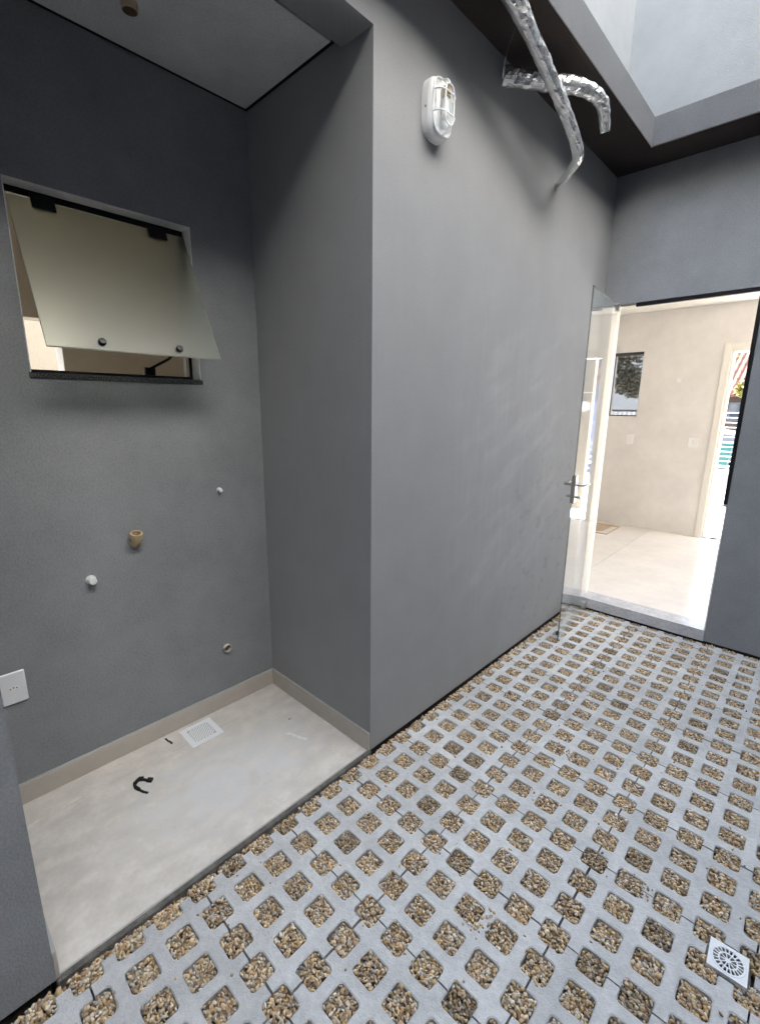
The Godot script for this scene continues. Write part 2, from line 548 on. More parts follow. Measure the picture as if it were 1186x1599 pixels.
func court_walls() -> void:
	# long wall with the wall light, and the strip over the niche
	var w := thing("court_wall", Vector3.ZERO, "long grey plastered wall with the oval bulkhead light, running to the glass door", "wall", "structure")
	var b := Mb.new()
	b.box(Vector3(0, 0.016, -D - 0.15), Vector3(0.15, HN, 0))
	b.box(Vector3(0.15, 0.016, -0.15), Vector3(L, HN, 0))
	b.box(Vector3(0, HN, -D - 0.15), Vector3(0.15, HC + 0.06, -0.15))
	b.box(Vector3(-NW, HN, -0.15), Vector3(L, HC + 0.06, 0))
	put_mesh("wall_body", b.mesh(M.long_wall, Rect2(-NW, 0, NW + L, 3.1), true), w)
	put("dark_base", bx(Vector3(0.012, -0.1, -0.15), Vector3(L, 0.016, -0.012)), M.bed, w)
	w = thing("left_pier_wall", Vector3.ZERO, "grey wall pier beside the laundry niche, left of its white socket", "wall", "structure")
	b = Mb.new()
	b.box(Vector3(CX - 0.15, 0.016, -D - 0.15), Vector3(-NW, HC + 0.06, 0))
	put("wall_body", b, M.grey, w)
	put("dark_base", bx(Vector3(CX, -0.1, -0.3), Vector3(-NW - 0.012, 0.016, -0.012)), M.bed, w)
	w = thing("niche_back_wall", Vector3.ZERO, "dark grey back wall of the niche with the tilted window and pipe stubs", "wall", "structure")
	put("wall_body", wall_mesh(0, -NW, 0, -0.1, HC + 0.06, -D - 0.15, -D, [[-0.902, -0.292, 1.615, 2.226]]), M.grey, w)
	# wall with the glass door: grey outside, cream inside
	w = thing("door_wall", Vector3.ZERO, "grey end wall holding the glass door opening", "wall", "structure")
	put("wall_body", wall_mesh(2, 0, CZ, 0.016, HC + 0.06, L, L + 0.10, [[0.06, 0.875, 0, 2.2]]), M.grey, w)
	put("inner_lining", wall_mesh(2, -1.9, 3.2, 0.016, 2.6, L + 0.10, L + 0.15, [[0.06, 0.875, 0, 2.2]]), M.cream, w)
	put("dark_base", bx(Vector3(L + 0.012, -0.1, -0.01), Vector3(L + 0.1, 0.010, CZ)), M.bed, w)
	# the two sides of the court behind the camera
	w = thing("far_court_wall", Vector3.ZERO, "tall boundary wall facing the niche across the court, grey below and white above", "wall", "structure")
	put("wall_body", bx(Vector3(CX - 0.15, -0.1, CZ), Vector3(L, 4.1, CZ + 0.15)), M.dark_grey, w)
	put("upper_body", bx(Vector3(CX - 0.15, 4.1, CZ), Vector3(L, HF, CZ + 0.15)), M.white_wall, w)
	w = thing("end_court_wall", Vector3.ZERO, "grey plastered wall closing the court opposite the glass door", "wall", "structure")
	put("wall_body", bx(Vector3(CX - 0.15, -0.1, 0), Vector3(CX, HF, CZ)), M.grey, w)
	# upper storey: white walls standing on the lower ones
	var ups := [["pale grey upper wall rising over the long grey wall", Vector3(CX - 0.15, HC + 0.06, -0.15), Vector3(L, HU, 0)],
		["pale grey upper wall rising over the glass door", Vector3(L, HC + 0.06, -0.15), Vector3(L + 0.15, HU, CZ + 0.15)]]
	for u in ups:
		var o := put("upper_wall", bx(u[1], u[2]), M.pale_grey)
		tag(o, u[0], "wall", "structure", "pale upper walls of the light shaft")
	# concrete canopy running round the court
	var c := thing("canopy_slab", Vector3(0, HC, 0), "grey concrete canopy edge along the two house walls of the court, brown beneath", "canopy", "structure")
	var i0 := Vector2(CX + 0.25, 0.2613)
	var i1 := Vector2(L - 0.2525, CZ - 0.25)
	b = Mb.new()
	var sl := Mb.new()
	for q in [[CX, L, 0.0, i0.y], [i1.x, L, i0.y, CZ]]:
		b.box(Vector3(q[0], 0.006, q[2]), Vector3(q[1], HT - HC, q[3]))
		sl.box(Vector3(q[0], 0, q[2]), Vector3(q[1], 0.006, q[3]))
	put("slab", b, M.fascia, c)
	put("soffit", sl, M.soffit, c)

func house_shell() -> void:
	# what closes the rooms behind the walls
	var o := put("roof_slab", bx(Vector3(CX - 0.15, HC + 0.06, -2.6), Vector3(L, HC + 0.2, -0.15)), M.white_wall)
	tag(o, "flat roof slab over the niche and the room behind it", "roof", "structure")
	o = put("roof_slab", bx(Vector3(L + 0.15, 2.72, -2.05), Vector3(5.25, 2.9, 3.35)), M.white_wall)
	tag(o, "flat roof slab over the bright room behind the glass door", "roof", "structure")
	# small room behind the niche window
	var w := thing("back_room", Vector3.ZERO, "cream room seen through the niche window, with a bright opening", "room", "structure")
	var b := wall_mesh(0, -2.45, 1.3, -0.1, 2.75, -2.45, -2.3, [[-1.1, -0.43, 1.45, 2.02]])
	b.box(Vector3(-2.6, -0.1, -2.45), Vector3(-2.45, 2.75, -D - 0.15))
	b.box(Vector3(1.3, -0.1, -2.45), Vector3(1.45, 2.75, -D - 0.15))
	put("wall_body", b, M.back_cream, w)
	b = Mb.new()
	b.box(Vector3(-2.45, -0.1, -D - 0.17), Vector3(-0.902, 2.75, -D - 0.152))
	b.box(Vector3(-0.292, -0.1, -D - 0.17), Vector3(1.3, 2.75, -D - 0.152))
	b.box(Vector3(-0.902, -0.1, -D - 0.17), Vector3(-0.292, 1.615, -D - 0.152))
	b.box(Vector3(-0.902, 2.226, -D - 0.17), Vector3(-0.292, 2.75, -D - 0.152))
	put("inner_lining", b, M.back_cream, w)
	put("floor", bx(Vector3(-2.45, -0.1, -2.3), Vector3(1.3, 0.05, -D - 0.17)), M.room_floor, w)
	put("ceiling", bx(Vector3(-2.6, 2.75, -2.45), Vector3(1.45, 2.8, -D - 0.15)), M.ceiling, w)
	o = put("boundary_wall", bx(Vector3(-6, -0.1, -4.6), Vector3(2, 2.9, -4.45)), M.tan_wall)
	tag(o, "pale boundary wall seen through the opening of the back room", "wall", "structure")

func plus_outline(hx: float, hz: float, b: float, r: float) -> PackedVector2Array:
	# cross with rounded inner corners; hx, hz: the arms' half lengths
	var pts := PackedVector2Array()
	for q in 4:
		var sx := 1.0 if q == 0 or q == 3 else -1.0
		var sz := 1.0 if q < 2 else -1.0
		var arc := []
		for k in 5:
			var an := -PI / 2 - (PI / 2) * k / 4.0
			arc.append(Vector2(b + r + r * cos(an), b + r + r * sin(an)))
		var list := [Vector2(hx, b)] + arc + [Vector2(b, hz)]
		if sx * sz < 0: list.reverse()
		for p in list: pts.append(Vector2(p.x * sx, p.y * sz))
	return pts

func paver_mesh(cols: int, rows: int, skip := [], sd := 1) -> Mb:
	var jr := RandomNumberGenerator.new()
	jr.seed = sd
	var b := Mb.new()
	var bar := 0.0178
	var ch := 0.003
	var gap := 0.0026
	for j in rows:
		for i in cols:
			if [i, j] in skip: continue
			var c := Vector3((i + 0.5) * PX, 0, (j + 0.5) * PZ)
			var top := plus_outline(PX / 2, PZ / 2, bar - ch, 0.015)
			var low := plus_outline(PX / 2, PZ / 2, bar, 0.012)
			for a in [top, low]:
				for k in a.size():
					if i == 0 and a[k].x < -PX / 2 + 1e-5: a[k].x += gap
					if i == cols - 1 and a[k].x > PX / 2 - 1e-5: a[k].x -= gap
					if j == 0 and a[k].y < -PZ / 2 + 1e-5: a[k].y += gap
					if j == rows - 1 and a[k].y > PZ / 2 - 1e-5: a[k].y -= gap
			var m := top.size()
			for k in m:
				# worn, slightly chipped rims; the arms' ends stay where they meet
				if absf(top[k].x) < PX * 0.4 and absf(top[k].y) < PZ * 0.4:
					var worn := Vector2(jr.randfn(0, 0.0005), jr.randfn(0, 0.0005))
					low[k] += worn
					top[k] += worn - top[k].normalized() * absf(jr.randfn(0, 0.0009))
			for k in m:
				var k2 := (k + 1) % m
				var t0 := c + Vector3(top[k].x, 0, top[k].y)
				var t1 := c + Vector3(top[k2].x, 0, top[k2].y)
				var l0 := c + Vector3(low[k].x, -ch, low[k].y)
				var l1 := c + Vector3(low[k2].x, -ch, low[k2].y)
				b.tri(c, t0, t1, Vector3.UP)
				var end := (absf(top[k].x - top[k2].x) < 1e-5 and absf(top[k].x) > PX * 0.4) or (absf(top[k].y - top[k2].y) < 1e-5 and absf(top[k].y) > PZ * 0.4)
				var mid := (low[k] + low[k2]) * 0.5
				var inner := Vector2(signf(mid.x), signf(mid.y)) * 0.055
				var hint := Vector3(inner.x - mid.x, 0, inner.y - mid.y) if not end else Vector3(mid.x, 0, mid.y)
				b.quad(t0, t1, l1, l0, hint + Vector3(0, 0.02, 0))
				b.quad(l0, l1, l1 - Vector3(0, 0.05, 0), l0 - Vector3(0, 0.05, 0), hint)
	return b

func paving() -> void:
	var g := put("ground", bx(Vector3(-150, -0.5, -150), Vector3(150, -0.16, 150)), M.ground)
	tag(g, "bare ground under and around the house", "ground", "structure")
	g = put("gravel_bed", bx(Vector3(CX, -0.12, 0), Vector3(L + 0.012, -0.034, CZ)), M.bed)
	tag(g, "dark bedding soil below the paving grid", "ground", "structure")
	var p := thing("courtyard_paving", Vector3.ZERO, "pale concrete grid paving of the court with gravel in its square openings", "paving", "structure")
	var cut := paver_mesh(1, 4)
	var notched := paver_mesh(3, 4, [[2, 3]])
	var meshes := []
	for k in 8: meshes.append(paver_mesh(3, 4, [], 100 + k).mesh(M.pave[k % 4]))
	for r in 5:
		for k in range(-5, 10):
			var w := 3 * PX
			var me: Mesh = meshes[rng.randi() % 8]
			if k == 9: me = cut.mesh(M.pave[rng.randi() % 4])
			if k == 2 and r == 2: me = notched.mesh(M.pave[0])
			var o := put_mesh("paver_block", me, p)
			var c := Vector3(X0 + w * k, rng.randf_range(-0.0012, 0.0012), Z0 + r * 4 * PZ)
			o.position = c + Vector3(rng.randf_range(-0.0008, 0.0008), 0, rng.randf_range(-0.0008, 0.0008))
			o.rotation = Vector3(rng.randf_range(-0.003, 0.003), rng.randf_range(-0.002, 0.002), rng.randf_range(-0.003, 0.003))

func gravel() -> void:
	# one mesh of a rounded chip, laid thousands of times
	var st := SurfaceTool.new()
	var ico := []
	var ph := (1.0 + sqrt(5.0)) / 2.0
	for s in [-1.0, 1.0]:
		for q in [-1.0, 1.0]:
			ico.append(Vector3(s, q * ph, 0).normalized())
			ico.append(Vector3(0, s, q * ph).normalized())
			ico.append(Vector3(q * ph, 0, s).normalized())
	var b := Mb.new()
	var ns := FastNoiseLite.new()
	ns.seed = 12
	ns.frequency = 0.7
	var shape := func(p: Vector3) -> Vector3:
		var d := p.normalized()
		return d * (1.0 + 0.38 * ns.get_noise_3dv(d * 1.6)) * Vector3(1, 0.78, 0.88)
	for i in 12:
		for j in range(i + 1, 12):
			for k in range(j + 1, 12):
				var e := 1.06
				if ico[i].distance_to(ico[j]) < e and ico[j].distance_to(ico[k]) < e and ico[i].distance_to(ico[k]) < e:
					var mij: Vector3 = (ico[i] + ico[j]) / 2
					var mjk: Vector3 = (ico[j] + ico[k]) / 2
					var mik: Vector3 = (ico[i] + ico[k]) / 2
					for f in [[ico[i], mij, mik], [ico[j], mij, mjk], [ico[k], mjk, mik], [mij, mjk, mik]]:
						var a: Vector3 = shape.call(f[0])
						var c: Vector3 = shape.call(f[1])
						var d: Vector3 = shape.call(f[2])
						var fl := (a + c + d).normalized()
						b.tri(a, c, d, fl, [(fl + a.normalized()).normalized(), (fl + c.normalized()).normalized(), (fl + d.normalized()).normalized()])
	var spots := []
	var tones := [Color(0.50, 0.36, 0.21), Color(0.42, 0.29, 0.16), Color(0.58, 0.47, 0.33), Color(0.34, 0.23, 0.13), Color(0.62, 0.55, 0.45), Color(0.30, 0.25, 0.20), Color(0.48, 0.40, 0.30), Color(0.22, 0.15, 0.09), Color(0.55, 0.40, 0.22), Color(0.44, 0.41, 0.37)]
	var add := func(x: float, y: float, z: float, s: float, dark := 1.0):
		if x > L + 0.008 or x < CX or z < 0.004 or z > CZ - 0.01: return
		var bs := Basis.from_euler(Vector3(rng.randf() * TAU, rng.randf() * TAU, rng.randf() * TAU))
		bs = bs * Basis.from_scale(Vector3(s * rng.randf_range(0.9, 1.35), s * rng.randf_range(0.6, 0.9), s * rng.randf_range(0.75, 1.05)))
		var c: Color = tones[rng.randi() % tones.size()]
		var k := rng.randf_range(0.72, 1.12) * dark
		spots.append([Transform3D(bs, Vector3(x, y, z)), Color(c.r * k * 1.18, c.g * k * 1.15, c.b * k * 1.1)])
	var nx := int(round((L - CX) / PX))
	for j in range(0, 16):
		for i in range(-9, nx - 14):
			var cx := X0 + PX * i
			var cz := Z0 + PZ * j
			var fill := rng.randf_range(-0.003, 0.0045)
			var dk := 0.72 if rng.randf() < 0.12 else 1.0
			for a in 9:
				for c in 9:
					var x := cx + (a - 4 + rng.randf_range(-0.45, 0.45)) * 0.0077
					var z := cz + (c - 4 + rng.randf_range(-0.45, 0.45)) * 0.0077
					add.call(x, rng.randf_range(-0.013, -0.005) + fill, z, rng.randf_range(0.0034, 0.0068), dk)
					if (a + c) % 2 == 0:
						add.call(x + 0.004, -0.018, z + 0.003, 0.0080, 0.7 * dk)
	# strip of loose gravel along the walls and the niche edge
	for k in 1500:
		add.call(rng.randf_range(-1.9, L), rng.randf_range(-0.020, -0.006), rng.randf_range(0.004, 0.027), rng.randf_range(0.005, 0.0085))
	# chips kicked out on to the concrete
	for k in 320:
		var x := rng.randf_range(-1.2, L - 0.05)
		var z := rng.randf_range(0.05, 1.5)
		add.call(x, 0.003, z, rng.randf_range(0.0028, 0.0055))
	for q in [Vector2(-0.28, 0.72), Vector2(-0.25, 0.76), Vector2(0.62, 0.62), Vector2(0.18, 1.05)]:
		for k in 26:
			add.call(q.x + rng.randfn(0, 0.018), 0.003, q.y + rng.randfn(0, 0.018), rng.randf_range(0.003, 0.0065))
	var mm := MultiMesh.new()
	mm.transform_format = MultiMesh.TRANSFORM_3D
	mm.use_colors = true
	mm.mesh = b.mesh(M.stone)
	mm.instance_count = spots.size()
	for k in spots.size():
		mm.set_instance_transform(k, spots[k][0])
		mm.set_instance_color(k, spots[k][1])
	var o := MultiMeshInstance3D.new()
	o.multimesh = mm
	o.name = numbered("gravel")
	add_child(o, true)
	tag(o, "tan and cream gravel filling the square openings of the concrete paving", "gravel", "stuff")

func niche() -> void:
	# floor: a cut strip of tile at the back and one large tile, with a mortar edge to the court
	var f := thing("niche_floor", Vector3.ZERO, "beige tiled floor of the laundry niche with dried white slurry on it", "floor", "structure")
	put("mortar_base", bx(Vector3(-NW, -0.1, -D), Vector3(0, HS - 0.004, -0.004)), M.grout, f)
	var uvr := Rect2(-NW, -D, NW, D)
	put("tile", bx(Vector3(-NW, HS - 0.004, -0.6245), Vector3(0, HS, -0.014), 0.0012), M.niche_tile, f, uvr)
	put("tile", bx(Vector3(-NW, HS - 0.004, -D), Vector3(0, HS, -0.6265), 0.0012), M.niche_tile, f, uvr)
	var e := Mb.new()
	e.box(Vector3(-NW, -0.05, -0.013), Vector3(0.004, HS - 0.002, 0.006), 0.004)
	put("mortar_edge", e, M.cement, f)
	var k := thing("skirting", Vector3.ZERO, "low beige tile skirting round the foot of the niche walls", "skirting", "structure")
	var t := 0.010
	var h := HS + 0.084
	put("back_strip", bx(Vector3(-NW, HS, -D), Vector3(0, h, -D + t), 0.001), M.skirting, k)
	put("side_strip", bx(Vector3(-t, HS, -D + t), Vector3(0, h, -0.002), 0.001), M.skirting, k)
	put("side_strip", bx(Vector3(-NW, HS, -D + t), Vector3(-NW + t, h, -0.002), 0.001), M.skirting, k)
	var g := Mb.new()
	g.box(Vector3(-NW + t, h, -D), Vector3(-t, h + 0.004, -D + t - 0.001))
	g.box(Vector3(-t, h, -D + t), Vector3(0, h + 0.004, -0.003))
	g.box(Vector3(-NW, h, -D + t), Vector3(-NW + t, h + 0.004, -0.003))
	put("grout_edge", g, M.grout, k)
	# ceiling panel with a shadow gap all round
	var c := thing("niche_ceiling", Vector3(0, 2.744, 0), "pale plasterboard ceiling panel of the niche with dark shadow gaps", "ceiling", "structure")
	put("panel", bx(Vector3(-NW + 0.013, 0, -D + 0.013), Vector3(-0.013, 0.013, -0.195)), M.gypsum, c)
	put("void", bx(Vector3(-NW, 0.06, -D), Vector3(0, 0.075, -0.15)), M.void, c)
	var sw := Mb.new()
	sw.box(Vector3(-NW, 0.0, -D), Vector3(-0.002, 0.06, -D + 0.002))
	sw.box(Vector3(-0.002, 0.0, -D), Vector3(0, 0.06, -0.15))
	put("gap_lining", sw, M.void, c)
	# pipe stubs
	var pipe := func(called, at: Vector3, label, cat, grp, r0, r1, len, m, cap) -> Node3D:
		var o := thing(called, at, label, cat, "thing", grp)
		var b := Mb.new()
		b.t = Transform3D(Basis(Vector3.RIGHT, PI / 2), Vector3.ZERO)
		if cap:
			b.lathe([Vector2(r1, -0.01), Vector2(r1, len * 0.35), Vector2(r0, len * 0.4), Vector2(r0, len * 0.9), Vector2(r0 * 0.8, len), Vector2(0, len)], 18)
			put("cap", b, m, o)
			var fl := Mb.new()
			fl.t = b.t
			fl.lathe([Vector2(r1 * 1.25, 0.0), Vector2(r1 * 1.25, 0.003), Vector2(r1, 0.004)], 18)
			put("collar", fl, M.white_plastic2, o)
		else:
			b.lathe([Vector2(r0, -0.01), Vector2(r0, len), Vector2(r0 * 0.82, len), Vector2(r0 * 0.82, -0.03)], 22)
			put("pipe", b, m, o)
			var d := Mb.new()
			d.t = b.t
			d.lathe([Vector2(r0 * 0.82, -0.028), Vector2(0, -0.028)], 22)
			put("bore", d, M.pvc_dark, o)
		return o
	pipe.call("water_outlet", Vector3(-0.243, 1.132, -D), "small white water outlet plug high on the niche wall, near the inner corner", "pipe plug", "capped water outlets", 0.009, 0.0105, 0.020, M.white_plastic2, true)
	pipe.call("water_outlet", Vector3(-0.807, 0.842, -D), "larger white water outlet plug low on the niche wall, under the beige elbow", "pipe plug", "capped water outlets", 0.014, 0.015, 0.034, M.white_plastic, true)
	pipe.call("drain_stub", Vector3(-0.260, 0.330, -D), "open beige waste pipe end just above the niche skirting", "pipe", "", 0.020, 0.02, 0.016, M.pvc_pale, false)
	var o := thing("pipe_elbow", Vector3(-0.632, 0.955, -D), "beige plastic pipe elbow opening upward in the middle of the niche wall", "pipe", "thing")
	var b := Mb.new()
	var path := []
	for i in 9:
		var a := deg_to_rad(75.0) * i / 8.0
		path.append(Vector3(0, 0.030 * (1 - cos(a)), -0.006 + 0.030 * sin(a)))
	path.push_front(Vector3(0, 0, -0.03))
	path.append(path[-1] + Vector3(0, 0.024, 0.008))
	b.tube(path, [0.0195], 20, false)
	put("pipe", b, M.pvc, o)
	var dirv: Vector3 = (path[-1] - path[-2]).normalized()
	b = Mb.new()
	b.tube([path[-1] - dirv * 0.020, path[-1] + dirv * 0.004], [0.0235], 22, false)
	b.t = Transform3D(Basis(Quaternion(Vector3.UP, dirv)), path[-1])
	b.lathe([Vector2(0.0235, 0.004), Vector2(0.0185, 0.004), Vector2(0.0185, -0.03)], 22)
	b.lathe([Vector2(0.0195, -0.021), Vector2(0.0235, -0.020)], 22)
	put("socket_rim", b, M.pvc, o)
	b = Mb.new()
	b.t = Transform3D(Basis(Quaternion(Vector3.UP, dirv)), path[-1])
	b.lathe([Vector2(0.0185, -0.028), Vector2(0, -0.028)], 20)
	put("bore", b, M.tan, o)
	# pipe end in the ceiling
	o = thing("ceiling_pipe", Vector3(-0.545, 2.744, -0.535), "brown pipe end sticking out of the niche ceiling", "pipe", "thing")
	b = Mb.new()
	b.lathe([Vector2(0.021, -0.022), Vector2(0.024, -0.02), Vector2(0.024, 0.001)], 20)
	put("pipe", b, M.pvc, o)
	b = Mb.new()
	b.lathe([Vector2(0, -0.020), Vector2(0.022, -0.021)], 20)
	put("bore", b, M.pvc_dark, o)
	# socket
	o = thing("wall_socket", Vector3(-1.0995, 0.501, -D), "white power socket plate on the niche wall behind the left pier", "socket", "thing")
	b = bx(Vector3(-0.039, -0.062, 0), Vector3(0.039, 0.062, 0.010), 0.004)
	put("plate", b, M.white_plastic, o)
	b = Mb.new()
	var hexa := PackedVector2Array([Vector2(-0.021, 0), Vector2(-0.013, 0.0095), Vector2(0.013, 0.0095), Vector2(0.021, 0), Vector2(0.013, -0.0095), Vector2(-0.013, -0.0095)])
	b.slab(hexa, [Vector2(0, 0.0101), Vector2(0.0006, 0.0106)])
	put("socket_face", b, M.white_plastic2, o)
	for x in [-0.0095, 0.0, 0.0095]:
		b = Mb.new()
		b.t = Transform3D(Basis(Vector3.RIGHT, PI / 2), Vector3(x, 0.003 if x == 0.0 else 0.0, 0.0108))
		b.lathe([Vector2(0.0024, 0), Vector2(0.0024, 0.0004), Vector2(0, 0.0004)], 12)
		put("pin_hole", b, M.black, o)
	# debris on the floor
	o = thing("curled_cable_tie", Vector3(-0.78, HS, -0.51), "black strip of tape curled into a C on the niche floor", "tape", "thing")
	b = Mb.new()
	var cpts := [[-0.782, -0.464], [-0.790, -0.478], [-0.800, -0.505], [-0.806, -0.526], [-0.803, -0.546], [-0.783, -0.558], [-0.769, -0.547], [-0.758, -0.530], [-0.746, -0.515]]
	for i in range(cpts.size() - 1):
		var p0 := Vector3(cpts[i][0] + 0.78, 0, cpts[i][1] + 0.51)
		var p1 := Vector3(cpts[i + 1][0] + 0.78, 0, cpts[i + 1][1] + 0.51)
		var d := (p1 - p0).normalized()
		var side := Vector3(-d.z, 0, d.x)
		var wd: float = [0.004, 0.005, 0.006, 0.006, 0.006, 0.007, 0.0055, 0.009][i]
		var ht: float = [0.006, 0.004, 0.009, 0.006, 0.012, 0.014, 0.007, 0.012][i]
		b.t = Transform3D(Basis(d, Vector3.UP, side), (p0 + p1) / 2)
		b.box(Vector3(-p0.distance_to(p1) * 0.56, 0.0005, -wd), Vector3(p0.distance_to(p1) * 0.56, ht, wd), 0.001)
	put("strip", b, M.rubber, o)
	o = thing("tape_scrap", Vector3(-0.602, HS, -0.70), "short black tape scrap beside the square floor drain", "tape", "thing")
	b = Mb.new()
	b.t = Transform3D(Basis(Vector3.UP, deg_to_rad(6)))
	b.box(Vector3(-0.0045, 0.0003, -0.028), Vector3(0.003, 0.004, 0.004), 0.001)
	b.box(Vector3(-0.002, 0.0003, 0.004), Vector3(0.005, 0.006, 0.028), 0.001)
	put("strip", b, M.rubber, o)
	o = thing("dirt_crumb", Vector3(-0.125, HS, -0.434), "tiny dark crumb near the inner corner of the niche floor", "crumb", "thing")
	b = Mb.new()
	b.box(Vector3(-0.006, 0, -0.002), Vector3(0.002, 0.003, 0.002), 0.0008)
	b.box(Vector3(0.004, 0, -0.001), Vector3(0.008, 0.003, 0.003), 0.0008)
	put("crumb", b, M.rubber, o)

func niche_window() -> void:
	var o := thing("tilting_window", Vector3(0, 0, -D), "small awning window tilted open, frosted pane in black frame", "window", "thing")
	var x0 := -0.902
	var x1 := -0.292
	var y0 := 1.615
	var y1 := 2.226
	# reveal
	var b := Mb.new()
	b.box(Vector3(x0, y1 - 0.003, -0.15), Vector3(x1, y1, 0.0005))
	b.box(Vector3(x0, y0 + 0.012, -0.15), Vector3(x0 + 0.003, y1 - 0.003, 0.0005))
	b.box(Vector3(x1 - 0.003, y0 + 0.012, -0.15), Vector3(x1, y1 - 0.003, 0.0005))
	put("reveal", b, M.gypsum, o)
	put("sill", bx(Vector3(x0 - 0.004, y0 - 0.010, -0.15), Vector3(x1 + 0.008, y0 + 0.010, 0.005), 0.002), M.granite, o)
	# frame, four bars
	var zf0 := -0.093
	var zf1 := -0.065
	put("frame_bar", bx(Vector3(x0 + 0.003, y1 - 0.024, zf0), Vector3(x1 - 0.003, y1 - 0.003, zf1), 0.001), M.black_alu, o)
	put("frame_bar", bx(Vector3(x0 + 0.003, y0 + 0.010, zf0), Vector3(x1 - 0.003, y0 + 0.024, zf1), 0.001), M.black_alu, o)
	put("frame_bar", bx(Vector3(x0 + 0.003, y0 + 0.024, zf0), Vector3(x0 + 0.014, y1 - 0.024, zf1), 0.001), M.black_alu, o)
	put("frame_bar", bx(Vector3(x1 - 0.018, y0 + 0.024, zf0), Vector3(x1 - 0.003, y1 - 0.024, zf1), 0.001), M.black_alu, o)
	# pane hinged at its top edge
	var ang := atan2(0.253, 0.499)
	var piv := Node3D.new()
	piv.name = "sash"
	piv.position = Vector3(0, 2.195, -0.063)
	piv.rotation = Vector3(-ang, 0, 0)
	o.add_child(piv)
	var ln := 0.560
	put("pane", bx(Vector3(x0 + 0.016, -ln, 0), Vector3(x1 - 0.004, 0, 0.008), 0.001), M.frost, piv)
	for hx in [-0.785, -0.405]:
		b = Mb.new()
		b.box(Vector3(hx - 0.035, -0.038, -0.003), Vector3(hx + 0.035, 0.016, -0.0005), 0.001)
		b.box(Vector3(hx - 0.035, -0.038, 0.0085), Vector3(hx + 0.035, 0.012, 0.013), 0.001)
		b.box(Vector3(hx - 0.035, 0.0125, -0.003), Vector3(hx + 0.035, 0.017, 0.013), 0.001)
		put("hinge", b, M.black, piv)
	for hx in [-0.7225, -0.459]:
		b = Mb.new()
		b.t = Transform3D(Basis(Vector3.RIGHT, PI / 2), Vector3(hx, -0.531, 0.0085))
		b.lathe([Vector2(0.0125, 0), Vector2(0.0125, 0.006), Vector2(0.010, 0.011), Vector2(0, 0.012)], 18)
		b.t = Transform3D(Basis(Vector3.RIGHT, -PI / 2), Vector3(hx, -0.531, -0.0005))
		b.lathe([Vector2(0.0125, 0), Vector2(0.0125, 0.006), Vector2(0, 0.007)], 18)
		put("knob", b, M.black, piv)
	# stay arm
	b = Mb.new()
	b.box(Vector3(-0.497, y0 + 0.0245, -0.082), Vector3(-0.455, y0 + 0.055, -0.064), 0.002)
	b.tube([Vector3(-0.480, y0 + 0.048, -0.062), Vector3(-0.430, y0 + 0.088, 0.02), Vector3(-0.459, y0 + 0.106, 0.150)], [0.0055], 8)
	put("stay_arm", b, M.black, o)

